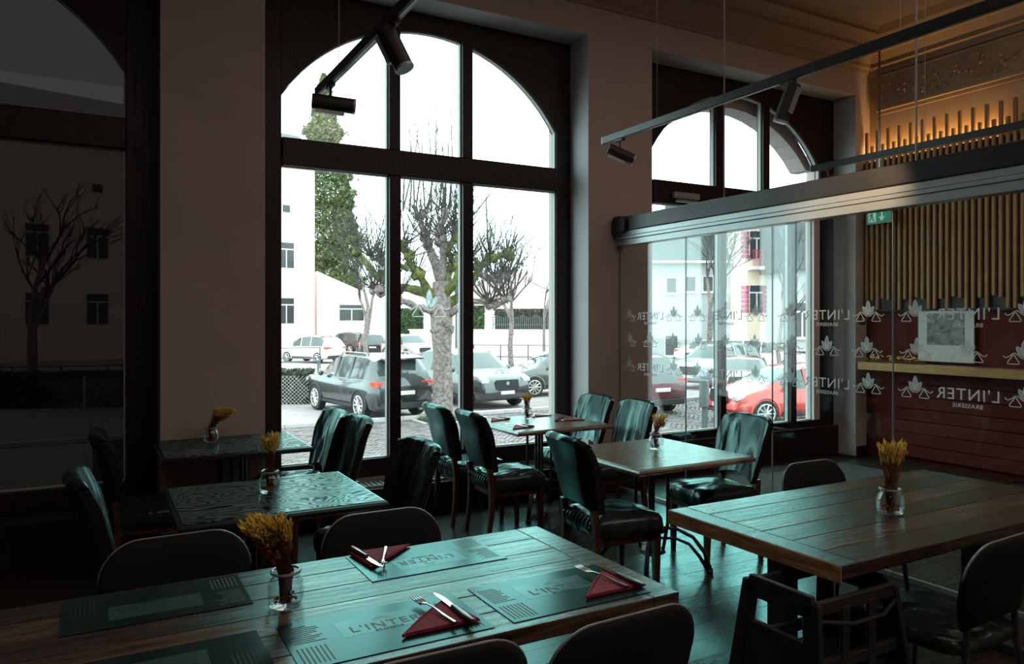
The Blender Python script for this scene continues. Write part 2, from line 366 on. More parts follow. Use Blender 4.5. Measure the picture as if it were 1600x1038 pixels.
def struct(o): o['kind'] = 'structure'; return o
def kids(o): return [c for c in COL.objects if c.parent == o]
CH = {}
def dup(root, loc, rz, label, group=None):
    if root.name not in CH:
        a = [c for c in bpy.data.objects if c.parent == root]
        CH[root.name] = [(c, [g for g in bpy.data.objects if g.parent == c]) for c in a]
    r = root.copy(); COL.objects.link(r); r.location = loc; r.rotation_euler = (0, 0, rz); r['label'] = label
    if group: r['group'] = group
    for c, gs in CH[root.name]:
        k = c.copy(); COL.objects.link(k); k.parent = r
        for g in gs:
            q = g.copy(); COL.objects.link(q); q.parent = k
    return r

# ================================================================== SETTING
YI, YF, YG = 5.7, 6.0, 6.06          # inner wall face, frame face, glass
ZC = 4.92
# walls as piers and lintels
LW = (1.10, 4.00); RW = (4.74, 7.80); FW = (-2.5, 0.413)
wall = struct(MB().box(0.413, 1.10, YI, 6.4, -.0, ZC).box(4.00, 4.74, YI, 6.4, 0, ZC).box(7.80, 8.4, YI, 6.4, 0, ZC).box(-3.2, -2.5, YI, 6.4, 0, ZC)
    .box(-2.5, .413, YI, 6.4, 4.24, ZC).box(1.10, 4.0, YI, 6.4, 4.24, ZC).box(4.74, 7.8, YI, 6.4, 4.24, ZC)
    .box(-2.5, .413, 6.0, 6.4, 0, .30).box(1.10, 4.0, 6.0, 6.4, 0, .30).box(4.74, 7.8, 6.0, 6.4, 0, .30)
    .build('wall_front', M['plaster']))
# reveals (thin plaster linings of the deep window openings)
rv = MB()
for a, b in (FW, LW, RW):
    rv.box(a, a+.006, YI+.001, YF, .02, 4.24); rv.box(b-.006, b, YI+.001, YF, .02, 4.24); rv.box(a, b, YI+.001, YF, 4.234, 4.24)
struct(rv.build('trim_1', M['reveal']))
struct(box('wall_right', 8.05, 8.4, -3, 5.7, 0, ZC, M['gold_wall']))
struct(box('wall_left', -3.3, -3.0, -3.0, 5.7, 0, ZC, M['frame']))
struct(box('wall_back', -3.3, 8.4, -3.3, -3.0, 0, ZC, M['plaster']))
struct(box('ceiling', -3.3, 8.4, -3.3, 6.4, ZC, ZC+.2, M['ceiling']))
slab = struct(box('floor', -3.3, 8.4, -3.3, 6.4, -.35, -.012, M['slab']))
def moulding(axis, a0, a1, face, sgn):
    """stepped cornice profile run along an axis"""
    pr = [(0, 4.50), (.02, 4.50), (.03, 4.54), (.06, 4.56), (.06, 4.60), (.10, 4.66), (.17, 4.72), (.17, 4.76), (.22, 4.80), (.30, 4.84), (.30, 4.88), (.34, ZC), (0, ZC)]
    return MB().prism([(face+sgn*d, z) for d, z in pr], a0, a1, axis)
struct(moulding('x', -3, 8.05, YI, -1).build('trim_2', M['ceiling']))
cr2 = MB().prism([(8.05-d, z) for d, z in [(0, 4.47), (.02, 4.47), (.03, 4.52), (.07, 4.55), (.07, 4.6), (.12, 4.68), (.2, 4.74), (.2, 4.78), (.26, 4.84), (.3, ZC), (0, ZC)]], -3, 5.7, 'y')
struct(cr2.build('trim_3', M['gold_wall']))
struct(MB().box(0.5, 7.2, 4.55, 4.60, ZC-.03, ZC).box(.5, 7.2, 4.68, 4.71, ZC-.02, ZC).build('trim_4', M['ceiling']))
struct(MB().box(.413, 1.1, YI-.02, YI, 0, .12).box(4.0, 4.74, YI-.02, YI, 0, .12).box(7.8, 8.05, YI-.02, YI, 0, .12).build('baseboard_front', M['frame'], bevel=.004))

# floor boards
pw = .155
pl_meshes = []
for L in (.9, 1.3, 1.7):
    for mm in ('plank', 'plank2'):
        pl_meshes.append((L, MB().box(0.0015, L-.0015, .0015, pw-.0015, -.012, 0).mesh('floor_board', M[mm])))
y = .95; cnt = 0
while y < 5.99:
    x0, x1 = max(.2, .3*y-1.1), min(8.0, 1.35*y+2.0)
    x = x0 - random.uniform(0, .9)
    while x < x1:
        L, me = random.choice(pl_meshes)
        if y+pw > YI and not any(a < x and x+L < b for a, b in (FW, LW, RW)): x += L; continue
        o = bpy.data.objects.new('plank', me); COL.objects.link(o); o.location = (x, y, random.uniform(-.0008, .0008)); o.parent = slab
        x += L; cnt += 1
    y += pw
print('planks', cnt)
struct(box('trim_5', -3, 8, -3, .94, -.012, 0, M['plank']))
struct(box('trim_6', -3, .2, .95, 5.7, -.012, -.001, M['plank']))
tag(box('door_mat', 5.0, 7.3, 4.15, 5.5, .002, .012, M['carpet'], bevel=.003), 'large charcoal carpet mat on the floor inside the entrance', 'doormat')

# windows
def arc_pts(cx, hw, zs, zt, n=24, grow=0):
    rise = zt-zs; R = (hw*hw+rise*rise)/(2*rise); cz = zt-R; a = math.asin(min(1, hw/R))
    return [(cx+(R+grow)*math.sin(-a+2*a*i/n), cz+(R+grow)*math.cos(-a+2*a*i/n)) for i in range(n+1)]
def window(name, x0, x1, panes, glassm, zs=3.37, zt=4.08, tr=(2.81, 3.03), bot=.45, lower=None):
    """panes: list of (xa, xb) glass spans left to right"""
    w = bpy.data.objects.new(name, None); COL.objects.link(w); w['kind'] = 'structure'; w.location = (0, 0, 0)
    gx0, gx1 = panes[0][0], panes[-1][1]; cx = (gx0+gx1)/2; hw = (gx1-gx0)/2
    arc = arc_pts(cx, hw, zs, zt)
    # spandrel panel above the arch
    f = MB()
    for i in range(len(arc)-1):
        (xa, za), (xb, zb) = arc[i], arc[i+1]
        f.prism([(xa, za), (xb, zb), (xb, 4.235), (xa, 4.235)], YF, YF+.09)
    f.build('arched_head', M['frame'], w)
    box('left_stile', x0, gx0, YF, YF+.09, .30, 4.235, M['frame'], w, .006)
    box('right_stile', gx1, x1, YF, YF+.09, .30, 4.235, M['frame'], w, .006)
    box('transom', gx0, gx1, YF-.03, YF+.09, tr[0], tr[1], M['frame'], w, .008)
    box('bottom_rail', gx0, gx1, YF-.01, YF+.09, .30, bot, M['frame'], w, .008)
    R = (hw*hw+(zt-zs)**2)/(2*(zt-zs)); cz = zt-R
    top = lambda x: cz+math.sqrt(max(0, R*R-(x-cx)**2))
    for i in range(len(panes)-1):
        a, b = panes[i][1], panes[i+1][0]
        MB().prism([(a, tr[1]), (b, tr[1]), (b, top(b)+.01), (a, top(a)+.01)], YF-.015, YF+.09).build('mullion', M['frame'], w, bevel=.006)
    lo = lower or panes
    for i in range(len(lo)-1):
        a, b = lo[i][1], lo[i+1][0]
        box('mullion', a, b, YF-.025, YF+.09, bot, tr[0], M['frame'], w, .006)
    # panes with pale beads
    bd = MB(); t = .012
    for a, b in panes:
        n = 10; poly = [(a, tr[1]), (b, tr[1])] + [(b+(a-b)*k/n, top(b+(a-b)*k/n)) for k in range(n+1)]
        MB().prism(poly, YG, YG+.012).build('pane', glassm, w)
        bd.box(b-t, b, YF+.02, YG, tr[1], top(b)); bd.box(a, b, YF+.02, YG, tr[1], tr[1]+t*.5)
        xs = [a+(b-a)*k/n for k in range(n+1)]
        for k in range(n):
            bd.prism([(xs[k], top(xs[k])-t), (xs[k+1], top(xs[k+1])-t), (xs[k+1], top(xs[k+1])), (xs[k], top(xs[k]))], YF+.02, YG)
    for a, b in lo:
        box('pane', a, b, YG, YG+.012, bot, tr[0], glassm, w)
        bd.box(b-t, b, YF+.02, YG, bot, tr[0]); bd.box(a, b, YF+.02, YG, tr[0]-t*.5, tr[0]); bd.box(a, b, YF+.02, YG, bot, bot+t*.6)
    bd.build('glazing_bead', M['frame_edge'], w)
    return w
w1 = window('window_2', 1.10, 4.0, [(1.29, 2.17), (2.27, 2.85), (2.95, 3.84)], M['glass'])
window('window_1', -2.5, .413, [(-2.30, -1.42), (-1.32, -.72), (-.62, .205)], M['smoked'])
window('window_3', 4.74, 7.8, [(5.0, 5.87), (5.98, 6.59), (6.69, 7.56)], M['glass'], tr=(2.80, 3.04), bot=.42, lower=[(5.0, 5.93), (6.01, 7.03), (7.12, 7.42)])
# stone arch seen outside the right window
a = arc_pts(6.28, 1.22, 3.40, 3.98, 14); b2 = arc_pts(6.28, 1.35, 3.40, 4.16, 14)
st = bpy.data.objects.new('stone_arch', None); COL.objects.link(st); tag(st, 'pale stone arch blocks outside the top of the entrance window', 'arch')
for i in range(14):
    MB().prism([a[i], a[i+1], b2[i+1], b2[i]], 6.16, 6.40).build('stone', M['grey_render'], st, bevel=.006)
wp = box('entrance_door_jamb', 7.42, 7.52, YF-.02, YF+.1, .42, 2.80, M['white_paint']); tag(wp, 'white upright door jamb at the right of the entrance', 'door jamb')
# interior sill with grille under the big window
struct(box('trim_10', -2.99, .41, 5.70, 5.999, 0, .30, M['frame'], bevel=.004))  # dark panels added to blacken the lit plaster below the left window
struct(box('trim_11', -2.99, .41, 5.68, 5.70, 0, .30, M['frame']))
sill = struct(box('trim_7', 1.1, 4.0, 5.72, 5.999, 0.0, .255, M['frame'], bevel=.004))
gr = thing('floor_grille', 'pale slotted convector grille on the ledge under the tall window', 'grille', (0, 0, 0))
gfr = MB()
for k in range(60): gfr.box(1.3+k*.042, 1.3+k*.042+.022, 5.78, 5.94, .257, .272)
box('grille_frame', 1.27, 3.85, 5.76, 5.775, .256, .275, M['alu'], gr)
box('grille_frame', 1.27, 3.85, 5.945, 5.96, .256, .275, M['alu'], gr)
s = gfr.build('slats', M['alu'], gr); s['kind'] = 'stuff'
struct(box('trim_8', 4.75, 7.79, 5.93, 5.999, 0, .34, M['frame']))
# door closer on the entrance transom
dc = thing('door_closer', 'silver door closer box on the dark transom over the entrance', 'door closer', (5.39, 5.93, 2.86))
box('body', -.17, .17, -.03, .03, 0, .06, M['alu'], dc, .01); box('arm', -.15, .13, -.035, -.005, -.045, -.02, M['alu'], dc, .004)

# ------------------------------------------------------------------ right wall: frieze, slats, panelling
fz = thing('plaster_frieze', 'moulded plaster frieze with leafy relief above the wooden slats', 'frieze', (8.03, 0, 0))
box('frieze_panel', -.012, .018, 1.2, 5.58, 4.06, 4.45, M['gold_wall'], fz)
for z0, z1, d in ((4.03, 4.06, .035), (4.06, 4.085, .022), (4.42, 4.45, .03), (3.985, 4.0, .015)):
    box('moulding', -d, 0, 1.2, 5.58, z0, z1, M['gold_wall'], fz, .005)
orn = MB(); random.seed(3)
for k in range(40):
    y = 5.5-k*.105
    ph = math.sin(k*.9)
    orn.tube([(-.012, y+.05, 4.25+.05*ph), (-.025, y, 4.25+.06*math.sin(k*.9+.5)), (-.012, y-.06, 4.25+.05*math.sin(k*.9+.9))], .009, 5)
    for j in range(4):
        c = (-.016, y+random.uniform(-.05, .05), 4.25+.05*ph+random.uniform(-.11, .13)); r = random.uniform(.012, .028)
        orn.sphere(c, r, 6, jit=.2)
    if k % 5 < 3:
        for j in range(4): orn.sphere((-.015, y+random.uniform(-.04, .04), 4.12+random.uniform(0, .05)), random.uniform(.012, .022), 6, jit=.1)
o = orn.build('relief_ornament', M['gold_wall'], fz, smooth=True); o['kind'] = 'stuff'
random.seed(5)
sp = thing('slatted_wall_panel', 'tall vertical oak slats of alternating height along the right wall', 'wall panel', (8.0, 0, 0))
box('backing_board', -.055, -.035, 1.3, 5.72, 1.70, 3.44, M['black_panel'], sp)
tall = MB().box(-.10, -.055, 0, .034, 0, 3.79).mesh('slat', M['slat'])
k = 0; y = 5.66
while y > 1.5:
    top_z = 3.79 if k % 2 == 0 else 3.62
    bz = (1.72, 1.83, 1.72, 1.85, 1.83, 1.72)[k % 6]
    MB()  .box(-.090, -.055, y-.029, y, bz, top_z).build('slat', M['slat'], sp)
    k += 1; y -= .0675
box('led_strip', -.030, -.022, 4.2, 5.7, 3.452, 3.462, M['led'], sp)
box('led_channel', -.034, -.004, 3.2, 5.7, 3.44, 3.452, M['alu'], sp)
struct(box('trim_9', 7.99, 8.05, 1.2, 5.7, 0.0, 3.40, M['red_wall']))
pn = thing('wainscot', 'dark red wainscot of horizontal boards below the oak ledge', 'wainscot', (7.95, 0, 0))
for k in range(7):
    box('board', -.03+random.uniform(0, .004), .04, 1.3, 5.3, .08+k*.135, .08+k*.135+.127, M['red_wall'], pn, .004)
lg = box('wall_ledge', 7.70, 7.985, 1.3, 5.60, 1.06, 1.115, M['oak_ledge'], bevel=.004); tag(lg, 'light oak shelf ledge running along the dark red wall', 'shelf')
box('ledge_lip', 7.69, 7.70, 1.3, 5.60, 1.03, 1.118, M['oak_ledge'], lg, .002)
random.seed(11)
gl = thing('garland', 'small dried leafy garland lying on the left end of ledge', 'garland', (7.8, 5.2, 1.117))
g = MB()
for k in range(90):
    c = Vector((random.uniform(-.06, .06), random.uniform(-.33, .33), random.uniform(.01, .07))); d = Vector((random.uniform(-1, 1), random.uniform(-1, 1), random.uniform(-.2, 1))).normalized()*.045
    e = d.cross(Vector((0, 0, 1)))*.35; g.add([c, c+d*.5+e, c+d, c+d*.5-e], [(0, 1, 2, 3)])
s = g.build('dried_leaves', M['straw'], gl); s['kind'] = 'stuff'
MB().tube([(0, -.34, .01), (.02, -.1, .02), (-.02, .1, .015), (0, .34, .01)], .008, 5).build('stem', M['stem'], gl)
pf = thing('framed_picture', 'framed black and white town photograph in a wide pale mount', 'picture', (7.99, 4.74, 1.47))
box('frame', -.03, 0, -.31, .31, -.33, .33, M['black_panel'], pf, .003)
box('mount', -.034, -.03, -.30, .30, -.32, .32, M['white_card'], pf)
m, nt, nodes, links = new_mat('town_photo_print')
out = nodes.new('ShaderNodeOutputMaterial'); bb = nodes.new('ShaderNodeBsdfPrincipled'); links.new(bb.outputs[0], out.inputs[0])
vec = coords(nodes, links, scale=(1, 14, 20)); vo = N(nodes, 'ShaderNodeTexVoronoi', Scale=1.6); links.new(vec, vo.inputs['Vector'])
cr = nodes.new('ShaderNodeValToRGB'); links.new(vo.outputs['Color'], cr.inputs[0]); cr.color_ramp.elements[0].color = (.02, .02, .02, 1); cr.color_ramp.elements[1].color = (.3, .3, .3, 1)
links.new(cr.outputs[0], bb.inputs['Base Color'])
box('photo', -.037, -.034, -.20, .20, -.14, .20, m, pf)
th = thing('thermostat', 'small dark wall thermostat with a lit window beside the corner', 'thermostat', (7.90, YI, 1.60))
box('case', -.05, .05, -.02, 0, -.05, .06, M['black_panel'], th, .004); box('display', -.028, .028, -.023, -.02, -.01, .028, M['reveal'], th)
# exit sign
ex = thing('exit_sign', 'green exit sign with running man and down arrow under the header', 'sign', (7.80, 5.40, 2.78))
box('housing', -.015, .02, -.15, .15, -.085, .085, M['white_paint'], ex, .003)
box('green_face', -.018, -.015, -.145, .145, -.08, .08, M['exit_green'], ex)
ar = MB(); X0, X1 = -.022, -.018
ar.prism([(-.035, .055), (-.052, .055), (-.052, -.01), (-.085, -.01), (-.0435, -.06), (-.002, -.01), (-.035, -.01)], X0, X1, 'x'); ar.build('arrow', M['exit_white'], ex)
mn = MB(); mn.prism([(.03, -.065), (.125, -.065), (.125, .065), (.03, .065)], X0+.003, X1, 'x'); mn.build('doorway', M['exit_white'], ex)
mn = MB().box(X0-.001, X0+.003, .075, .092, .035, .055).prism([(.07, .03), (.10, .03), (.092, -.01), (.072, -.012)], X0-.001, X0+.003, 'x')
mn.prism([(.075, -.01), (.085, -.01), (.062, -.055), (.048, -.055)], X0-.001, X0+.003, 'x').prism([(.082, -.01), (.093, -.01), (.112, -.03), (.112, -.055), (.10, -.055), (.10, -.035)], X0-.001, X0+.003, 'x').prism([(.10, .03), (.118, .005), (.11, 0), (.09, .02)], X0-.001, X0+.003, 'x')
mn.build('running_figure', M['exit_green'], ex)
box('bracket', -.005, .005, -.01, .01, .08, 2.0, M['wire'], ex)

# ------------------------------------------------------------------ glass partition
XP = 4.35
hd = thing('partition_header', 'long black and silver header rail carrying the glass partition', 'rail', (XP, 0, 0))
box('upper_beam', -.06, .07, .4, 5.56, 2.425, 2.555, M['rail_black'], hd, .006)
hb = MB().box(-.05, .05, .4, 5.68, 2.29, 2.415)
box('track_profile', -.05, .05, .4, 5.68, 2.29, 2.345, M['alu'], hd, .004)
box('track_profile', -.056, .056, .4, 5.68, 2.348, 2.375, M['alu'], hd, .003)
box('track_profile', -.05, .05, .4, 5.68, 2.378, 2.422, M['alu'], hd, .003)
MB().prism([(5.50, 2.43), (5.54, 2.40), (5.69, 2.40), (5.69, 2.52), (5.66, 2.56), (5.56, 2.56), (5.50, 2.52)], -.10, .10, 'x').build('end_bracket', M['rail_black'], hd, bevel=.004)
for q in range(3): MB().tube([(0.05, 1.2+q*1.6, 2.55), (0.05, 1.2+q*1.6, ZC)], .006, 6).build('hanger', M['wire'], hd)
seams = [5.69, 4.79, 3.87, 2.92, 2.0, 1.1]

def ribbon(mb, pts, w, x0, x1, closed=False):
    n = len(pts); L = []; R = []
    for i in range(n):
        p = Vector(pts[i]); a = Vector(pts[(i-1) % n] if (closed or i > 0) else pts[i]); b = Vector(pts[(i+1) % n] if (closed or i < n-1) else pts[i])
        d = (b-a); d = d.normalized() if d.length > 0 else Vector((1, 0)); nn = Vector((-d.y, d.x))*w/2
        L.append(p+nn); R.append(p-nn)
    for i in range(n if closed else n-1):
        j = (i+1) % n; mb.prism([L[i], L[j], R[j], R[i]], x0, x1, 'x')
def petal(cx, cz, ang, ln, wd):
    out = []
    for k in range(9):
        t = k/8; r = math.sin(PI*t)**.8*wd; out.append((r, ln*t))
    for k in range(7, 0, -1):
        t = k/8; r = -math.sin(PI*t)**.8*wd; out.append((r, ln*t))
    ca, sa = math.cos(ang), math.sin(ang)
    return [(cx+x*ca+z*sa, cz-x*sa+z*ca) for x, z in out]
def logo_meshes(sc, x0, x1):
    f = MB(); l = MB()
    for ang, ln, wd in ((0, .62, .10), (-.62, .46, .09), (.62, .46, .09), ):
        p = [(x*sc, z*sc) for x, z in petal(0, .0, ang, ln, wd)]
        f.prism(p, x0, x1, 'x'); ribbon(l, p, .022*sc, x0-.0006, x0-.0001, True)
    for sg in (-1, 1):
        tri = [(.16, .16), (.20, .19), (.52, -.20), (.50, -.25), (.10, -.25), (.08, -.21)]
        tri = [(sg*.0+sg*(a+.12)*sc, (z-.0)*sc) for a, z in [(.22, .06), (.26, .07), (.46, -.22), (.44, -.26), (.07, -.26), (.05, -.22)]]
        ribbon(l, tri, .032*sc, x0-.0006, x0-.0001, True)
        ribbon(l, [(sg*a*sc, z*sc) for a, z in [(.02, -.06), (.12, -.02), (.2, .05), (.3, .13), (.38, .12), (.5, .02), (.62, -.04), (.7, 0), (.72, .05)]], .032*sc, x0-.0006, x0-.0001)
    return f, l
FONT = {}
def text_mesh(s, size, key):
    if (s, size) in FONT: return FONT[(s, size)]
    cu = bpy.data.curves.new('t', 'FONT'); cu.body = s; cu.size = size; cu.align_x = 'CENTER'; cu.align_y = 'CENTER'; cu.extrude = .0004; cu.space_character = 1.12
    ob = bpy.data.objects.new('t', cu); COL.objects.link(ob)
    dg = bpy.context.evaluated_depsgraph_get(); me = bpy.data.meshes.new_from_object(ob.evaluated_get(dg)); me.name = 'lettering'
    bpy.data.objects.remove(ob); FONT[(s, size)] = me; return me
def lettering(s, size, mat, parent, matrix):
    me = text_mesh(s, size, 0).copy(); me.transform(matrix); me.materials.clear(); me.materials.append(mat)
    o = bpy.data.objects.new('lettering', me); COL.objects.link(o); o.parent = parent; return o
glf, gll = logo_meshes(.15, -.0085, -.0075)
mf = glf.mesh('logo', M['decal_fill']); ml = gll.mesh('logo_outline', M['decal'])
# seen from inside the words read mirrored: letters face +x (the far side)
MT = Matrix.Translation((-.008, 0, 0)) @ Matrix(((0, 0, 1, 0), (1, 0, 0, 0), (0, 1, 0, 0), (0, 0, 0, 1)))
for i in range(5):
    ya, yb = seams[i+1], seams[i]
    desc = ['glass panel of the partition nearest the window wall', 'second glass panel of the partition from the window wall', 'third glass panel of the partition, middle of the five',
            'fourth glass panel from the window wall, behind the right table', 'glass panel of the partition nearest the viewer, at frame edge'][i]
    p = thing('glass_screen', 'clear ' + desc + ' with frosted emblems', 'glass panel', (XP, (ya+yb)/2, 0), group='folding glass panels')
    hw = (yb-ya)/2-.003
    box('pane', -.006, .006, -hw, hw, .03, 2.288, M['partition_glass'], p)
    box('glass_edge', -.0062, .0062, hw, hw+.003, .03, 2.288, M['edge_glass'], p)
    box('floor_rail', -.012, .012, -hw, hw, .001, .03, M['alu'], p)
    for z in (1.63, 1.17):
        for q in (-.31, .31):
            for me, nm in ((mf, 'logo'), (ml, 'logo_outline')):
                o = bpy.data.objects.new(nm, me); COL.objects.link(o); o.parent = p; o.location = (0, q, z)
        lettering("L'INTER", .095, M['decal'], p, Matrix.Translation((0, 0, z)) @ MT)
        lettering("BRASSERIE", .034, M['decal'], p, Matrix.Translation((0, 0, z-.062)) @ MT)
    for q in (-.30, .0, .30):
        for me, nm in ((mf, 'logo'), (ml, 'logo_outline')):
            o = bpy.data.objects.new(nm, me); COL.objects.link(o); o.parent = p; o.location = (0, q, 1.40)
# emblem on the tall window
em = bpy.data.objects.new('window_emblem', None); COL.objects.link(em); tag(em, 'white frosted plant emblem on the middle pane of tall window', 'emblem'); em.location = (2.56, YG-.002, 1.70); em.rotation_euler = (0, 0, PI/2)
e1, e2 = logo_meshes(.27, .0, .001); e1.build('logo', M['decal_fill'], em); e2.build('logo_outline', M['decal'], em)

# ------------------------------------------------------------------ track lights
def track(name_lbl, x, y1, y0, wires, z=3.0):
    t = thing('light_track', name_lbl, 'light track', (x, 0, z))
    box('rail', -.02, .02, y0, y1, 0, .055, M['rail_black'], t, .003)
    box('rail_groove', -.008, .008, y0, y1-.01, -.003, .0, M['alu'], t)
    box('end_cap', -.021, .021, y1, y1+.012, -.002, .057, M['alu'], t, .003)
    for w in wires: MB().tube([(0, w, .055), (0, w, ZC-z)], .0022, 5).build('suspension_wire', M['wire'], t)
track('black suspended light track pointing at the tall window', 1.235, 4.70, -1.5, (4.25, 2.0))
track('long black suspended light track crossing above the entrance window', 3.56, 4.86, -1.5, (4.22, 2.35))
track('shorter looking black light track furthest right over the partition', 5.93, 4.80, -1.0, (3.7, 2.2))
def spot(loc, d, lbl, L=.20, r=.042):
    t = thing('track_spotlight', lbl, 'spotlight', loc, group='track spotlights')
    d = Vector(d).normalized(); top = Vector((0, 0, -.11)); a = top - d*L*.45; b = top + d*L*.55
    body = MB().tube([a, b], r, 18); body.build('housing', M['spot'], t, smooth=False, bevel=.003)
    MB().tube([b-d*.002, b+d*.012], [r*1.03, r*1.03], 18).build('lens_ring', M['alu'], t)
    side = d.cross(Vector((0, 0, 1))).normalized() if abs(d.z) < .9 else Vector((1, 0, 0))
    n = d.cross(side)
    if n.z > 0: n = -n
    off = n*(r+.008)
    MB().tube([a+off+d*.02, b+off-d*.05], [.016, .016], 4, rot=PI/4).build('driver_fin', M['alu'], t)
    MB().tube([(0, 0, 0), (0, 0, -.07)], .008, 8).build('stem', M['spot'], t)
    box('adapter', -.016, .016, -.05, .05, -.016, .0, M['spot'], t, .002)
    return t
def q(u, v, x, z=3.0):
    r = ray(u, v); k = x/r.x; return k*r.y
spot((1.235, 4.42, 2.998), (.97, -.18, -.05), 'black spotlight lying level at the end of the left track', .24, .045)
spot((1.235, 3.35, 2.998), (.34, -.30, -.9), 'black spotlight hanging tilted down from middle of left track', .21, .045)
spot((3.56, 4.66, 2.998), (.80, -.45, -.42), 'black spotlight at the far end of the middle track', .21, .042)
spot((3.56, 3.05, 2.998), (-.15, .3, -.9), 'black spotlight silhouetted against the entrance arch', .22, .042)
_sd = bpy.data.lights.new('spot_beam', 'SPOT'); _sd.energy = 40; _sd.color = (1, .62, .36); _sd.spot_size = 1.3; _sd.spot_blend = .8; _sd.shadow_soft_size = .03
_so = bpy.data.objects.new('spot_beam', _sd); COL.objects.link(_so); _so.location = (3.585, 3.10, 2.70); _so.rotation_euler = Vector((.77, .15, -.36)).to_track_quat('-Z', 'Y').to_euler()
spot((5.93, 4.62, 2.998), (-.9, -.3, -.3), 'black spotlight at the end of right track above header', .18, .042)

# ================================================================== FURNITURE
def slab_back(w_f, z0, z1, y_f, thick, xs=13, zs=12, arch=.05):
    rows_f, rows_b = [], []
    for j in range(zs+1):
        t = j/zs; rf, rb = [], []
        for i in range(xs+1):
            s_ = -1+2*i/xs
            w = w_f(t); zb = z0 + arch*(1-abs(s_)**2.5)*(1-t)**2
            z = zb + (z1-zb)*t
            z -= .022*abs(s_)**4*t*t
            curve = .035*(s_*s_)
            yy = y_f(t) + curve
            rf.append((w*s_, yy, z)); rb.append((w*s_*1.0, yy-thick*(1-.35*abs(s_)**6), z))
        rows_f.append(rf); rows_b.append(rb)
    return rows_f, rows_b
def make_chair():
    c = thing('dining_chair', 'x', 'chair', (0, 0, 0), group='black leather dining chairs')
    # seat, front is +y
    rows = []
    prof = [(.0, .36), (.90, .36), (1.0, .375), (1.02, .41), (1.0, .45), (.93, .475), (.6, .492), (.0, .50)]
    for f, z in prof:
        r = []
        for k in range(28):
            t = 2*PI*k/28; e = .28
            x = math.copysign(abs(math.cos(t))**e, math.cos(t)); y = math.copysign(abs(math.sin(t))**e, math.sin(t))
            wx = .235 if True else 0
            x *= (.232 + .015*y)*f; y = y*.225*f + .01
            zz = z + (.006*math.sin(k*2.1) if .9 < f < 1.02 else 0)
            r.append((x, y, zz))
        rows.append(r)
    MB().grid(rows, wrap=True).build('seat', M['leather'], c, smooth=True)
    box('seat_rail', -.205, .205, -.19, .21, .325, .368, M['leg'], c, .004)
    w_f = lambda t: .195+.05*min(1, t*1.6)**.8 - .006*max(0, t-.85)/.15
    y_f = lambda t: -.185 - .085*t - .03*max(0, t-.7)**1.3*8*.5
    f, b = slab_back(w_f, .505, .915, y_f, .072)
    nf = len(f); m = MB(); m.grid(f, 0); m.grid(b, 1)
    m.grid([[f[j][0], b[j][0]] for j in range(nf)], 1); m.grid([[f[j][-1], b[j][-1]] for j in range(nf)], 1)
    m.grid([f[0], b[0]], 1)
    # rounded top roll
    ft, bt = f[-1], b[-1]; rr = []
    for s_ in range(7):
        a = PI*s_/6; row = []
        for i in range(len(ft)):
            p, q_ = Vector(ft[i]), Vector(bt[i]); cc = (p+q_)/2; h = (p-q_)/2
            row.append(tuple(cc+h*math.cos(a)+Vector((0, 0, 1))*h.length*.8*math.sin(a)))
        rr.append(row)
    m.grid(rr, 0); 
    ob = m.build('backrest', [M['leather'], M['leather_back']], c, smooth=True)
    st = MB()
    for sg in (-1, 1):
        for k in range(16):
            j = k/15; t = .04+.92*j; z = .51+.42*t; w = w_f(t)
            st.sphere((sg*(w*1.0+.001), y_f(t)+.035-.030, z), .0055, 6)
    o = st.build('upholstery_studs', M['stud'], c); o['kind'] = 'stuff'
    wr = MB()
    # gathered pleats at the rear of the seat
    for k in range(9):
        x = -.16+.04*k; wr.tube([(x, -.205, .472), (x+.004, -.222, .455), (x, -.228, .425)], [.006, .009, .005], 6)
    wr.build('seat_pleats', M['leather'], c, smooth=True)
    for sg in (-1, 1):
        MB().tube([(sg*.185, -.215, .53), (sg*.19, -.20, .40), (sg*.195, -.205, .22), (sg*.20, -.235, 0)], [.026, .027, .024, .018], 4, rot=PI/4).build('leg', M['leg'], c)
        MB().tube([(sg*.195, .19, .36), (sg*.195, .19, .2), (sg*.195, .192, 0)], [.030, .026, .018], 4, rot=PI/4).build('leg', M['leg'], c)
    return c
chair = make_chair()
first = [True]
def chair_at(x, y, deg, lbl):
    rz = math.radians(deg)
    if first[0]:
        first[0] = False; chair.location = (x, y, 0); chair.rotation_euler = (0, 0, rz); chair['label'] = lbl; return
    dup(chair, (x, y, 0), rz, lbl)
E_, W_ = -90, 90       # facing +x , facing -x
chair_at(2.70, 4.93, E_-3, 'black leather chair, seen from behind, nearer of two left of the window-side table')
chair_at(2.66, 5.46, E_-2, 'black leather chair by the glass, further of two left of the window-side table')
chair_at(2.68, 3.60, E_-6, 'studded black leather chair, back to viewer, left of the middle brown table')
chair_at(3.60, 5.43, W_-2, 'black leather chair facing left, further of two at the column behind window-side table')
chair_at(3.63, 4.90, W_-4, 'black leather chair facing left, nearer of two before the column')
chair_at(3.70, 3.80, W_-8, 'black leather chair facing left, right of middle brown table before glass partition')
chair_at(1.27, 3.83, W_+3, 'wrinkled black leather chair at right end of the front grained table')
chair_at(1.30, 5.02, W_+2, 'wrinkled black leather chair, nearer of two right of the corner table')
chair_at(1.26, 5.46, W_, 'black leather chair, further of two right of the corner table by window')
chair_at(.33, 5.15, E_, 'barely visible dark leather chair left of the corner table')
chair_at(.25, 3.80, E_, 'barely visible dark leather chair left of the front grained table')

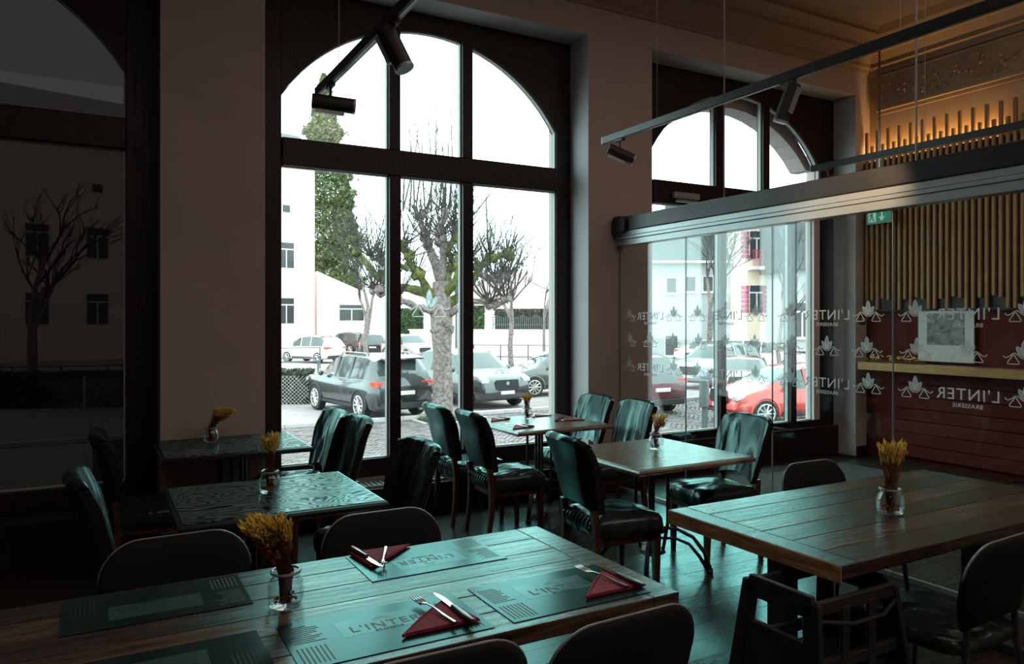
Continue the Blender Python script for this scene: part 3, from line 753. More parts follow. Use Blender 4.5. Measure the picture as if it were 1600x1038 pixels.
def make_round_chair():
    c = thing('shell_back_chair', 'x', 'chair', (0, 0, 0), group='round-backed chairs at the plank tables')
    n = 26; w, z0, z1, r = .25, .50, .82, .13
    out = []
    for k in range(9):
        a = PI/2*k/8; out.append((-(w-r)-r*math.cos(a), z1-r+r*math.sin(a)))
    for k in range(9):
        a = PI/2*k/8; out.append(((w-r)+r*math.sin(a), z1-r+r*math.cos(a)))
    out += [(w*.96, .60), (w*.78, z0), (-w*.78, z0), (-w*.96, .60)]
    def Y(x, z, o_=0): return -.20 - .20*(z-z0) + .28*x*x + o_
    rows = []
    cz = .66
    for f, o_ in ((0, .012), (.5, .014), (.92, .014), (1, .004), (1, -.012), (.92, -.022), (.5, -.022), (0, -.022)):
        rows.append([(x*f, Y(x*f, cz+(z-cz)*f, o_), cz+(z-cz)*f) for x, z in out])
    MB().grid(rows, wrap=True).build('backrest', M['leather_back'], c, smooth=True)
    MB().tube([(x, Y(x, z, -.004), z) for x, z in out[:18]], .0042, 6).build('piping', M['piping'], c, smooth=True)
    rows = []
    for f, z in ((0, .40), (.92, .40), (1, .415), (1, .445), (.92, .46), (0, .465)):
        rr = []
        for k in range(24):
            t = 2*PI*k/24; x = math.copysign(abs(math.cos(t))**.5, math.cos(t)); y = math.copysign(abs(math.sin(t))**.5, math.sin(t))
            rr.append((x*.23*f, y*.22*f, z))
        rows.append(rr)
    MB().grid(rows, wrap=True).build('seat', M['leather'], c, smooth=True)
    for sg in (-1, 1):
        MB().tube([(sg*.17, -.20, .54), (sg*.18, -.20, .40), (sg*.205, -.25, 0)], [.012, .013, .010], 8).build('leg', M['iron'], c)
        MB().tube([(sg*.17, .17, .41), (sg*.20, .21, 0)], [.013, .010], 8).build('leg', M['iron'], c)
    return c
rc = make_round_chair()
rc.location = (1.02, 2.66, 0); rc.rotation_euler = (0, 0, PI); rc['label'] = 'dark round-backed chair across the laid table, right of the flower jar'
for x, y, rz, l in ((.27, 2.70, PI+.02, 'dark round-backed chair across the laid table, left of the flower jar'),
                    (1.24, 1.84, .03, 'dark round-backed chair on near side of laid table, closest to its right end'),
                    (.72, 1.88, -.02, 'dark round-backed chair on near side of laid table, cut by the bottom edge'),
                    (3.44, 2.54, PI, 'dark round-backed chair behind the right plank table by partition'),
                    (2.86, 1.74, .05, 'large dark round-backed chair in front of the right plank table')):
    dup(rc, (x, y, 0), rz, l)

# ---- tables
def top_with_edge(t, w, d, z, th, mat, edge, frac=.0):
    o = MB().box(-w/2, w/2, -d/2, d/2, z-th, z).build('tabletop', mat, t, bevel=.008); return o
def bistro_base(t, z):
    MB().tube([(0, 0, .10), (0, 0, z)], .013, 12).build('column', M['iron'], t)
    for sx in (-1, 1):
        for sy in (-1, 1):
            MB().tube([(sx*.05, sy*.05, .12), (sx*.072, sy*.072, .30), (sx*.072, sy*.072, z-.01)], .011, 8).build('rod', M['iron'], t)
    MB().lathe([(.0, .27), (.085, .27), (.09, .255), (.085, .24), (0, .24)], n=20).build('collar', M['iron'], t)
    MB().lathe([(.0, .13), (.08, .13), (.09, .11), (.05, .09), (0, .09)], n=20).build('hub', M['iron'], t)
    box('top_plate', -.16, .16, -.16, .16, z-.012, z, M['iron'], t, .003)
    for k in range(4):
        a = PI/4+PI/2*k; ca, sa = math.cos(a), math.sin(a)
        up = [(.05, .27), (.16, .265), (.26, .22), (.33, .13), (.36, .03)]; lo = [(.05, .20), (.15, .205), (.235, .175), (.30, .10), (.35, .02)]
        f = MB()
        f.tube([(r*ca, r*sa, h) for r, h in up], [.010, .011, .012, .014, .018], 6); f.tube([(r*ca, r*sa, h) for r, h in lo], [.009, .009, .010, .012, .014], 6)
        f.lathe([(0, 0), (.022, 0), (.022, .03), (0, .03)], (.36*ca, .36*sa, 0), 10)
        f.build('foot', M['iron'], t, smooth=True)
def bistro_table(lbl, x0, x1, y0, y1, z, mat, edge_mat=None):
    t = thing('bistro_table', lbl, 'table', ((x0+x1)/2, (y0+y1)/2, 0))
    w, d = x1-x0, y1-y0; e = .02
    MB().box(-w/2+e, w/2-e, -d/2+e, d/2-e, z-.034, z).build('tabletop', mat, t, bevel=.003)
    # moulded edge, an ogee frame
    pr = [(0, z-.0005), (-.006, z-.001), (.012, z-.006), (.020, z-.016), (.020, z-.032), (.008, z-.036), (-.02, z-.036)]
    m = MB()
    cs = [(-1, -1), (1, -1), (1, 1), (-1, 1)]
    rows = [[(sx*(w/2-e+p[0]), sy*(d/2-e+p[0]), p[1]) for sx, sy in cs] for p in pr]
    m.grid(rows, wrap=True); m.build('edge_moulding', edge_mat or mat, t)
    bistro_base(t, z-.036)
    return t
bistro_table('dark open-grained corner table against the pier, furthest left', .36, 1.27, 4.93, 5.69, .77, M['table_grain'], M['edge_dark'])
bistro_table('dark open-grained table between the corner table and laid table', .31, 1.22, 3.36, 4.17, .75, M['table_grain'], M['edge_dark'])
bistro_table('square table set with four napkins in front of the tall window', 2.80, 3.70, 4.92, 5.78, .75, M['table4'])
bistro_table('brown oak square table with cast iron base before the partition', 2.68, 3.60, 3.33, 4.22, .75, M['table4'], M['table4'])

def plank_table(lbl, x0, x1, y0, y1, mats, posts):
    t = thing('plank_table', lbl, 'table', (x0, y0, 0)); w, d = x1-x0, y1-y0
    n = 6; e = .10; pwid = d/n
    for sx in (0, 1):
        a = 0 if sx == 0 else w-e
        box('end_board', a+.0008, a+e-.0008, 0, d, .702, .75, M['table_edge'] if False else mats[2], t, .003)
    for k in range(n):
        box('plank', e+.0008, w-e-.0008, k*pwid+.0008, (k+1)*pwid-.0008, .702, .75+random.uniform(-.0006, .0004), mats[k % 2], t, .003)
    box('edge_band', -.004, 0, 0, d, .690, .7485, M['table_edge'], t)
    for px in posts:
        box('post', px-.035, px+.035, d/2-.05, d/2+.05, .02, .69, M['iron'], t, .004)
        box('foot_bar', px-.035, px+.035, d/2-.32, d/2+.32, 0.001, .045, M['iron'], t, .006)
        box('top_bar', px-.03, px+.03, d/2-.30, d/2+.30, .66, .69, M['iron'], t, .003)
    return t
plank_table('long laid plank table with placemats and cutlery in the foreground', -.42, 1.60, 1.79, 2.65, (M['table_plank'], M['table_plank_dark'], M['table_plank']), (.35, 1.60))
plank_table('thick reclaimed-plank table with sawn brown end at the right', 2.25, 4.12, 1.70, 2.59, (M['table_plank_dark'], M['table_plank'], M['table_plank_dark']), (.22, 1.6))

# ---- high chair
hc = thing('wooden_high_chair', 'dark wooden child high chair with handle slots beside right table', 'high chair', (2.30, 1.83, 0))
def side_frame(x, sg):
    m = MB(); xo = .07*sg
    top, zt = .655, .655
    def bar(y0, z0, y1, z1, w, th=.028):
        a = Vector((x+xo*(1-z0/.68), y0, z0)); b = Vector((x+xo*(1-z1/.68), y1, z1)); m.tube([a, b], [w, w], 4, rot=PI/4)
    for s_ in (-1, 1):
        poly = [(s_*.24, 0), (s_*.19, 0), (s_*.125, .36), (s_*.10, .655), (s_*.165, .655)]
        vs = [(x+xo*(1-z/.68)-.012, y, z) for y, z in poly]+[(x+xo*(1-z/.68)+.012, y, z) for y, z in poly]
        n = 5; m.add(vs, [[i, (i+1) % n, n+(i+1) % n, n+i] for i in range(n)]+[list(range(n)), [n+i for i in range(n)]])
    for za, zb in ((.60, .675), (.30, .52)):
        vs = [(x+xo*(1-z/.68)+dx, s_*y, z) for dx in (-.012, .012) for s_, z, y in ((-1, za, .155), (1, za, .155), (1, zb, .135), (-1, zb, .135))]
        m.add(vs, [[0, 1, 2, 3], [4, 5, 6, 7], [0, 1, 5, 4], [1, 2, 6, 5], [2, 3, 7, 6], [3, 0, 4, 7]])
    return m
side_frame(-.20, -1).build('side_frame', M['rail_black'], hc, bevel=.005)
side_frame(.20, 1).build('side_frame', M['rail_black'], hc, bevel=.005)
for y in (-.15, .13):
    for z0, z1 in ((.615, .66), (.42, .46)):
        box('cross_rail', -.21, .21, y-.012, y+.012, z0, z1, M['rail_black'], hc, .004)
box('seat_board', -.19, .19, -.14, .13, .37, .39, M['rail_black'], hc, .005)
box('foot_board', -.23, .23, -.17, -.10, .17, .19, M['rail_black'], hc, .004)
for x in (-.07, .07): box('back_slat', x-.02, x+.02, -.165, -.150, .39, .63, M['rail_black'], hc, .003)
MB().tube([(-.2, -.16, .60), (-.08, -.2, .585), (.08, -.2, .585), (.2, -.16, .60)], .007, 6).build('safety_bar', M['rail_black'], hc)

# ================================================================== TABLE SETTINGS
def napkin_shape():
    m = MB(); P = []
    a, b, c_ = Vector((-.115, -.055, 0)), Vector((.115, -.055, 0)), Vector((.085, .13, 0))
    for layer in range(3):
        z = .0015+.0028*layer; k = 1-.03*layer; cc = (a+b+c_)/3
        tri = [cc+(p-cc)*k for p in (a, b, c_)]
        vs = [(p.x, p.y, z) for p in tri]+[(p.x, p.y, z+.0022) for p in tri]
        m.add(vs, [(0, 1, 2), (3, 4, 5), (0, 1, 4, 3), (1, 2, 5, 4), (2, 0, 3, 5)])
    m.tube([a+Vector((0, 0, .005)), (a+c_)/2+Vector((-.004, .003, .006)), c_+Vector((0, 0, .005))], [.0045, .005, .003], 8)
    return m.mesh('napkin', M['napkin'])
nap_me = napkin_shape()
def fork_meshes():
    h = MB(); L = .19
    pts = [(0, -.095, .003), (0, -.05, .003), (0, 0, .007), (0, .03, .006), (0, .045, .003)]
    wd = [.0058, .0052, .0030, .0028, .0075]
    rows = [[(-w, p[1], p[2]), (-w*.6, p[1], p[2]+.0018), (w*.6, p[1], p[2]+.0018), (w, p[1], p[2]), (w*.6, p[1], p[2]-.001), (-w*.6, p[1], p[2]-.001)] for p, w in zip(pts, wd)]
    h.grid(rows, wrap=True); h.box(-.0115, .0115, .042, .056, .002, .0042)
    t = MB()
    for k in range(4):
        x = -.0098+.0065*k; t.tube([(x, .055, .003), (x, .078, .0035), (x*.95, .098, .0065)], [.0017, .0016, .0008], 5)
    return h.mesh('handle', M['steel'], True), t.mesh('tines', M['steel'], True)
fm, ft_ = fork_meshes()
kb = MB().prism([(-.005, 0), (.008, 0), (.0095, .05), (.006, .09), (-.001, .108), (-.005, .09)], .002, .0035, 'z').mesh('blade', M['steel'])
kh_m = MB(); rows = []
for y, w in ((-.105, .004), (-.10, .009), (-.06, .010), (-.02, .0075), (0, .006)): rows.append([(w*math.cos(2*PI*k/10), y, .0055+.0045*math.sin(2*PI*k/10)) for k in range(10)])
kh_m.grid(rows, wrap=True); kh_m.add(rows[0], [list(range(10))]); kh_m.add(rows[-1], [list(range(10))]); kh = kh_m.mesh('handle', M['handle'], True)
def setting(x, y, z, rz, where, fork=(.02, .055, .13), knife=(.075, .045, .02)):
    na = bpy.data.objects.new('napkin', nap_me); COL.objects.link(na); na.location = (x, y, z); na.rotation_euler = (0, 0, rz); tag(na, 'folded maroon paper napkin '+where, 'napkin', 'maroon napkins')
    Rm = Matrix.Rotation(rz, 3, 'Z')
    for nm, (dx, dy, da), parts in (('fork', fork, ((fm, 'handle'), (ft_, 'tines'))), ('knife', knife, ((kb, 'blade'), (kh, 'handle')))):
        p = Rm @ Vector((dx, dy, 0))
        t = thing(nm, ('steel fork lying on the napkin ' if nm == 'fork' else 'dark-handled knife lying on the napkin ')+where, nm, (x+p.x, y+p.y, z+.0105), rz+da, group='cutlery on napkins')
        for me, pn_ in parts:
            o = bpy.data.objects.new(pn_, me); COL.objects.link(o); o.parent = t
        t.scale = (1.22, 1.22, 1.22)
TZ = .7545
setting(.835, 1.935, TZ, 0, 'nearest the viewer, at front centre of laid table')
setting(1.42, 1.925, TZ, 0, 'near the right end of the laid table')
setting(.915, 2.585, TZ, PI-.05, 'on the far side of the laid table', (.02, .07, -.35), (.075, .045, .15))
for i, (x, y, rz, w) in enumerate(((2.93, 5.12, .2, 'at front left of the window-side table'), (2.98, 5.60, .3, 'at back left of the window-side table'), (3.52, 5.30, 2.2, 'at front right of the window-side table'), (3.42, 5.66, 2.4, 'at back right of the window-side table'))):
    setting(x, y, .7505, rz, w)
# placemats with print
def placemat(x0, y0, x1, y1, flip, lbl, z=.7506):
    t = thing('placemat', lbl, 'placemat', ((x0+x1)/2, (y0+y1)/2, z), PI if flip else 0, group='printed placemats')
    w, d = (x1-x0)/2, (y1-y0)/2
    box('sheet', -w, w, -d, d, 0, .0016, M['mat'], t)
    box('printed_block', -.12, .13, -.02, .09, .0016, .0019, M['print_mid'], t)
    T = Matrix.Translation((.01, .02, .0021))
    lettering("L'INTER", .055, M['print_dark'], t, T); lettering('BRASSERIE', .016, M['print_dark'], t, Matrix.Translation((.01, -.012, .0021)))
    l = MB()
    for k in range(7): l.box(-w+.015+k*.012, -w+.019+k*.012, -d+.02, -.03, .0016, .002)
    for k in range(10): l.box(-w+.015, -w+.015+random.uniform(.05, .09), .0+k*.012, .0045+k*.012, .0016, .002)
    for k in range(6): l.box(w-.085+k*.012, w-.081+k*.012, -d+.02, .02, .0016, .002)
    o = l.build('printed_lines', M['print_dark'], t); o['kind'] = 'stuff'
    f, l2 = logo_meshes(.04, 0, .0004); l2.v = [(p[1]+.01, p[2]+.065, .0021+p[0]) for p in l2.v]; l2.build('logo', M['print_dark'], t)
placemat(.44, 1.83, .97, 2.13, False, 'grey-green printed placemat, front centre of laid table')
placemat(1.03, 1.83, 1.52, 2.13, False, 'grey-green printed placemat, front right of laid table')
placemat(-.14, 1.83, .39, 2.13, False, 'dark printed placemat, front left of laid table')
placemat(.79, 2.34, 1.29, 2.63, True, 'grey-green printed placemat, back right of laid table')
placemat(-.08, 2.34, .42, 2.63, True, 'dark printed placemat, back left of laid table')

# ---- jars with dried flowers
def make_jar(sc=1.0):
    t = thing('glass_jar', 'x', 'jar', group='glass jars of dried flowers')
    o_ = [(0, .001), (.030, .001), (.037, .006), (.040, .02), (.040, .045), (.036, .06), (.030, .068), (.029, .074), (.033, .077), (.033, .082), (.030, .084)]
    i_ = [(.027, .082), (.026, .07), (.033, .058), (.037, .045), (.037, .02), (.033, .009), (0, .006)]
    MB().lathe([(r*sc, z*sc) for r, z in o_+i_], n=24).build('vessel', M['jar'], t, smooth=True)
    MB().lathe([(r*sc, z*sc) for r, z in [(.0335, .0765), (.0345, .079), (.0335, .082)]], n=24).build('rim', M['edge_glass'], t, smooth=True)
    return t
def bouquet(x, y, z, lean, spread, n, h, seed, lbl, red=.25, yaw=0):
    rnd = random.Random(seed); t = thing('dried_bouquet', lbl, 'dried flowers', (x, y, z), yaw, group='dried bouquets in jars')
    st, ea, rd = MB(), MB(), MB()
    for k in range(n):
        b = Vector((rnd.uniform(-.012, .012), rnd.uniform(-.012, .012), .008)); nk = Vector((rnd.uniform(-.018, .018), rnd.uniform(-.018, .018), .082))
        a = rnd.uniform(0, 2*PI); r = spread*math.sqrt(rnd.random()); hh = h*rnd.uniform(.75, 1.0)
        tip = Vector((math.cos(a)*r+lean[0], math.sin(a)*r+lean[1], .082+hh))
        mid = nk.lerp(tip, .5)+Vector((0, 0, .012))
        st.tube([b, nk, mid, tip], .0011, 3)
        d = (tip-mid).normalized()
        isr = rnd.random() < red
        m = rd if isr else ea
        if isr: tip = nk.lerp(tip, rnd.uniform(.3, .7))
        s = mid if not isr else nk.lerp(tip, .6)
        for q_ in range(12 if not isr else 7):
            f = q_/(11 if not isr else 6); c = s.lerp(tip, f)
            u = Vector((rnd.uniform(-1, 1), rnd.uniform(-1, 1), rnd.uniform(-.3, .6))).normalized()
            ln = .016 if not isr else .019; e = d*ln+u*ln*.42; sd = e.cross(u).normalized()*.0032*(1.3 if isr else 1)
            m.add([c, c+e*.5+sd, c+e, c+e*.5-sd, c+e*.5+u*.0025], [(0, 1, 4), (1, 2, 4), (2, 3, 4), (3, 0, 4)])
    o = st.build('stems', M['stem'], t); 
    o = ea.build('wheat_ears', M['straw'], t); o['kind'] = 'stuff'
    o = rd.build('dried_petals', M['straw_red'], t); o['kind'] = 'stuff'
    if seed != 4:
        pm = MB()
        for k in range(40):
            a = rnd.uniform(0, 2*PI); r = rnd.uniform(0, .028); pm.sphere((r*math.cos(a), r*math.sin(a), .011+rnd.uniform(0, .014)), .0045, 4, jit=.3)
        o = pm.build('loose_petals', M['straw_red'], t); o['kind'] = 'stuff'
    return t
jar0 = make_jar(1.0)
jars = [(.70, 5.43, .77, (.07, -.01), .06, 60, .10, 1, 'golden dried wheat bouquet leaning right on the corner table', 'clear glass jar of wheat on the dark corner table', 1.0),
        (.76, 3.80, .75, (.0, 0), .035, 46, .13, 2, 'upright golden dried bouquet on the front grained table', 'clear glass jar on the front open-grained table', 1.05),
        (.50, 2.27, .75, (-.045, .0), .06, 130, .12, 3, 'big rusty gold dried bouquet on the laid table', 'large clear glass jar on the laid foreground table', 1.05),
        (3.25, 5.55, .75, (.0, 0), .04, 40, .09, 4, 'pale yellow dried bouquet on the window-side table', 'small glass jar on the window-side table', .95),
        (3.23, 3.84, .75, (.03, 0), .05, 34, .09, 5, 'orange and rust dried bouquet on the middle brown table', 'glass jar with amber contents on the middle brown table', 1.0),
        (3.05, 2.06, .75, (.03, .01), .045, 70, .14, 6, 'tall golden dried bouquet on the right plank table', 'clear glass jar on the right reclaimed-plank table', 1.1)]
for i, (x, y, z, lean, spd, n, h, sd, l1, l2, sc) in enumerate(jars):
    if i == 0: jar0.location = (x, y, z); jar0['label'] = l2; j = jar0
    else: j = dup(jar0, (x, y, z), 0, l2)
    j.scale = (sc*1.25,)*3
    bq = bouquet(x, y, z+.001, lean, spd, n, h, sd, l1, red=.35 if sd in (5, 6, 3) else .2); bq.scale = (sc*1.2, sc*1.2, sc*1.25)
# fix the shared jar group children cache
# ================================================================== OUTDOORS  (street level is 1 m below the room floor)
GZ = -1.0
random.seed(21)
struct(box('street_ground', -60, 140, 6.5, 170, GZ-.3, GZ-.005, M['asphalt']))
# cobbled street of laid setts in arcs
cb = MB(); PITX, PITY = at_depth(690, 500, 19.5).x, at_depth(690, 500, 19.5).y
bed = struct(box('street_bed', 0, 30, 8, 18.3, GZ-.004, GZ+.005, M['joint']))
nx = 0
for i in range(110):
    yy = 8.6+i*.088
    for j in range(150):
        xx = -1+j*.125+(.06 if i % 2 else 0)
        if not (yy*.10-0.2 < xx < yy*1.35+1.5): continue
        y_arc = yy+.22*math.sin(xx*2.2)**2
        if y_arc > 18.1 or (abs(xx-PITX) < .75 and abs(y_arc-PITY) < .75): continue
        w, d = .055+random.uniform(-.004, .004), .037+random.uniform(-.003, .003); h = GZ+.022+random.uniform(-.006, .006)
        a = .35*math.sin(xx*4.4); ca, sa = math.cos(a), math.sin(a)
        vs = [(xx+sx*w*k*ca-sy*d*k*sa, y_arc+sx*w*k*sa+sy*d*k*ca, z) for k, z in ((1, GZ), (.86, h)) for sx, sy in ((-1, -1), (1, -1), (1, 1), (-1, 1))]
        cb.add(vs, [(4, 5, 6, 7), (0, 1, 5, 4), (1, 2, 6, 5), (2, 3, 7, 6), (3, 0, 4, 7)]); nx += 1
print('setts', nx)
o = cb.build('cobblestones', M['cobble'], None); tag(o, 'granite cobbles laid in wavy arcs on the street outside', 'cobbles', kind='stuff')
kb_ = thing('street_kerb', 'pale granite kerb between the cobbles and the parking row', 'kerb', (0, 18.35, GZ))
for k in range(30): box('kerb_stone', -2+k*1.0+.006, -1+k*1.0-.006, -.09, .09, 0, .10, M['kerb'], kb_, .01)

pit = thing('tree_pit', 'square earth pit with granite edging around the plane tree', 'tree pit', (PITX, PITY, GZ))
for k in range(4):
    box('edging_stone', -.72, .72, .64, .72, 0, .03, M['kerb'], pit, .005).rotation_euler = (0, 0, k*PI/2)
rg = random.Random(4); gm = MB()
for k in range(500):
    a = rg.uniform(0, 2*PI); r = rg.uniform(.42, .62); c = Vector((PITX+r*math.cos(a), PITY+r*math.sin(a), GZ+.004)); e = Vector((rg.uniform(-.05, .05), rg.uniform(-.05, .05), rg.uniform(.05, .16)))
    gm.add([c, c+Vector((.014, 0, 0)), c+e], [(0, 1, 2)])
tag(gm.build('grass_tufts', M['leaf2']), 'green grass tufts growing round the foot of the plane tree', 'grass', kind='stuff')
# ---- cars
def lerp_prof(pr, x):
    for (a, za), (b, zb) in zip(pr, pr[1:]):
        if a <= x <= b: return za+(zb-za)*(x-a)/(b-a+1e-9)
    return pr[-1][1]
SHAPES = {
 'suv': dict(L=4.45, W=1.84, H=1.68, top=[(-.5, .52), (-.488, .66), (-.40, .93), (-.30, .985), (-.08, 1.0), (.05, .97), (.10, .94), (.245, .665), (.30, .64), (.44, .57), (.485, .48), (.5, .34)], belt=.62, cab=(-.45, .2), wy=(-.30, .31), wr=.36),
 'hatch': dict(L=4.1, W=1.76, H=1.48, top=[(-.5, .5), (-.488, .64), (-.38, .92), (-.28, .985), (-.1, 1.0), (.06, .96), (.10, .93), (.28, .655), (.33, .62), (.45, .52), (.485, .42), (.5, .3)], belt=.61, cab=(-.42, .22), wy=(-.31, .31), wr=.33),
 'sedan': dict(L=4.7, W=1.82, H=1.45, top=[(-.5, .45), (-.49, .62), (-.40, .68), (-.24, .94), (-.12, .995), (0, 1.0), (.08, .96), (.24, .66), (.30, .63), (.45, .53), (.488, .42), (.5, .3)], belt=.62, cab=(-.30, .19), wy=(-.29, .31), wr=.34),
}
def car(loc, heading, shape, pmat, lbl, marks=(), Hs=1.0):
    S = SHAPES[shape]; L, Wd, Ht = S['L'], S['W'], S['H']*Hs; hw = Wd/2
    hx = math.atan2(heading[1], heading[0])
    t = thing('car', lbl, 'car', (loc[0], loc[1], GZ+(.026 if loc[1] < 17.5 and loc[0] > 9 else 0)), hx, group=None)
    xs = sorted(set([-.5, -.497, -.488, -.47, -.44, -.40, -.36, -.30, -.24, -.18, -.12, -.06, 0, .05, .10, .15, .20, .245, .28, .30, .36, .40, .44, .47, .485, .496, .5]))
    belt = S['belt']*Ht
    def ring(xf):
        zt = lerp_prof(S['top'], xf)*Ht; e = abs(xf)
        k = 1-.16*max(0, (e-.38)/.12)**2.2
        w = hw*k; zb = .24 + (.10*max(0, (e-.44)/.06))
        bz = min(belt, zt-.02)
        f = max(0, min(1, (zt-belt)/(Ht-belt)))
        wr = w*(.93-.20*f)
        zs_ = max(bz+.001, zt-.05*f-.012)
        half = [(0, zb), (w*.86, zb), (w*.975, zb+.09), (w, zb+(bz-zb)*.45), (w*.985, bz-.04 if bz-.04 > zb+(bz-zb)*.45 else bz), (w*.955, bz), (wr, zs_), (wr*.72, zt), (0, zt+.012)]
        return [(xf*L, y, z) for y, z in half] + [(xf*L, -y, z) for y, z in half[::-1][1:-1]]
    rings = [ring(x) for x in xs]
    body, gls = MB(), MB()
    nr = len(rings[0]); o0 = 0
    body.v = [p for r in rings for p in r]
    roof_x = [x for x, z in S['top'] if z > .92]; rx0, rx1 = min(roof_x), max(roof_x)
    for i in range(len(rings)-1):
        xm = (xs[i]+xs[i+1])/2
        for j in range(nr):
            j2 = (j+1) % nr; f_ = [i*nr+j, i*nr+j2, (i+1)*nr+j2, (i+1)*nr+j]
            side = (j in (5,)) or (j in (nr-6,))
            topf = j in (6, 7, nr-7, nr-8)
            rake_f = rx1 < xm < rx1+.15 and topf; rake_b = (rx0-.10 < xm < rx0) and topf
            sidew = side and S['cab'][0]+.02 < xm < S['cab'][1]
            if sidew or (rake_f) or (rake_b): body.m.append(1)
            else: body.m.append(0)
            body.f.append(f_)
    body.f.append(list(range(nr))); body.m.append(0); body.f.append([(len(rings)-1)*nr+k for k in range(nr)]); body.m.append(0)
    # body and glazing as separate parts
    bb_, gg = MB(), MB(); bb_.v = body.v[:]; gg.v = body.v[:]
    for f_, mi in zip(body.f, body.m):
        (bb_ if mi == 0 else gg).f.append(f_); (bb_ if mi == 0 else gg).m.append(0)
    bb_.build('body', pmat, t, smooth=True); gg.build('windows', M['car_glass'], t, smooth=True)
    # pillars between the side windows
    pil = MB()
    for px in (-.16, .03):
        for sg in (-1, 1):
            pil.tube([(px*L, sg*hw*.955, belt), ((px+.005)*L, sg*hw*.76, Ht*.955)], .035, 4)
    pil.build('door_pillars', pmat, t)
    wr = S['wr']
    for wx in S['wy']:
        for sg in (-1, 1):
            wh = MB().tube([(wx*L, sg*(hw-.20), wr), (wx*L, sg*(hw+.005), wr)], wr, 24); w_ = wh.build('tyre', M['tyre'], t, bevel=.02)
            rm = MB(); yo = sg*(hw+.008)
            for k in range(10):
                a = 2*PI*k/10; rm.tube([(wx*L, yo, wr), (wx*L+math.cos(a)*wr*.68, yo, wr+math.sin(a)*wr*.68)], [.03, .018], 4)
            ring_ = [(wx*L+math.cos(2*PI*k/20)*wr*.70, yo, wr+math.sin(2*PI*k/20)*wr*.70) for k in range(21)]
            rm.tube(ring_, .018, 5); rm.tube([(wx*L, yo-sg*.02, wr), (wx*L, yo+sg*.01, wr)], .06, 10)
            rm.build('rim', M['rim'], w_)
            ar_ = MB(); R1 = wr+.07
            pts = [(wx*L+math.cos(a)*(wr+.045), sg*(hw-.01), wr+math.sin(a)*(wr+.045)) for a in [PI*(-.08+1.16*k/14) for k in range(15)]]
            ar_.tube(pts, .035, 5); ar_.build('wheel_arch', M['plastic'] if shape == 'suv' else pmat, t, smooth=True)
    # sills, lamps, plates, mirrors
    for sg in (-1, 1):
        box('side_moulding', -.22*L, .20*L, sg*hw-.012, sg*hw+.012, .30, .38, M['plastic'], t, .006)
        if 'noside' not in marks:
            box('door_handle', -.10*L, -.055*L, sg*hw*.985-.012, sg*hw*.985+.018, belt-.13, belt-.105, M['rim'], t, .004)
        MB().sphere((.175*L, sg*(hw+.09), belt+.07), .085, 8).build('wing_mirror', pmat, t, smooth=True)
        xb = -.488*L
        b_ = MB().prism([(xb-.03, belt-.17), (xb+.02, belt-.02), (xb+.36, belt-.03), (xb+.30, belt-.13)], sg*hw*.90-.05, sg*hw*.90+.055)
        b_.build('tail_lamp', M['tail'], t, bevel=.01)
        box('tail_lamp', xb-.035, xb+.05, sg*hw*.52, sg*hw*.86, belt-.16, belt-.04, M['tail'], t, .01)
        xf = .485*L
        MB().prism([(xf-.34, belt-.12), (xf+.01, belt-.26), (xf+.0, belt-.16), (xf-.30, belt-.05)], sg*hw*.66, sg*hw*.93).build('headlamp', M['head'], t, bevel=.01)
    gx = .497*L
    grl = MB().prism([(-.42, .60), (-.38, .86), (.38, .86), (.42, .60), (.34, .54), (-.34, .54)], gx-.05, gx+.015, 'x'); grl.build('grille', M['plastic'], t, bevel=.01)
    box('lower_intake', gx-.06, gx+.01, -.62, .62, .30, .42, M['plastic'], t, .01)
    box('number_plate', gx+.012, gx+.03, -.24, .24, .44, .54, M['plate'], t)
    box('number_plate', -.505*L-.012, -.50*L, -.24, .24, .66, .76, M['plate'], t)
    box('bumper', -.505*L, -.47*L, -.74, .74, .30, .46, M['plastic'], t, .02)
    if 'rails' in marks:
        for sg in (-1, 1): MB().tube([(-.30*L, sg*hw*.70, Ht*.97), (-.28*L, sg*hw*.70, Ht+.035), (.02*L, sg*hw*.70, Ht+.04), (.05*L, sg*hw*.70, Ht*.965)], .016, 6).build('roof_rail', M['rim'], t)
        MB().tube([(-.34*L, 0, Ht*.98), (-.36*L, 0, Ht+.09)], [.03, .012], 6).build('aerial', M['plastic'], t)
        for q_ in (-.42, -.52): MB().tube([(-.51*L, q_, .27), (-.49*L, q_, .27)], .035, 10).build('exhaust', M['rim'], t)
        MB().prism([(-.47*L, Ht*.93), (-.40*L, Ht*.985), (-.36*L, Ht*.99), (-.47*L, Ht*.955)], -hw*.66, hw*.66).build('roof_spoiler', pmat, t)
    if 'emblem' in marks:
        MB().tube([(gx+.01, 0, .76), (gx+.03, 0, .76)], .055, 12).build('emblem', M['rim'], t)
    return t
def cam_dir(r, f):
    v = Vector((C_*r+S_*f, -S_*r+C_*f)); return v.normalized()
def P2(u, depth): p = at_depth(u, 500, depth); return (p.x, p.y)
car(P2(572, 21.2), cam_dir(-.62, .78), 'suv', PA['teal'], 'dark grey estate car seen from behind with orange tail lamps, parked nearest', marks=('rails',))
car(P2(730, 23.6), cam_dir(.58, -.82), 'suv', PA['grey'], 'graphite car facing the window, parked behind the tree trunk', marks=('emblem',))
car(P2(872, 26.5), cam_dir(-.93, -.36), 'hatch', PA['olive'], 'grey-green car side-on at the right edge of tall window', Hs=1.05)
car(P2(488, 46), cam_dir(-.86, .5), 'hatch', PA['white'], 'white car in the back row, furthest left', Hs=1.12)
car(P2(579, 53.8), cam_dir(-.25, .97), 'suv', PA['teal'], 'dark car seen from behind in the back row above the estate car')
car(P2(543, 58.2), cam_dir(-.8, .6), 'suv', PA['dark'], 'black car half hidden in the back row', Hs=.98)
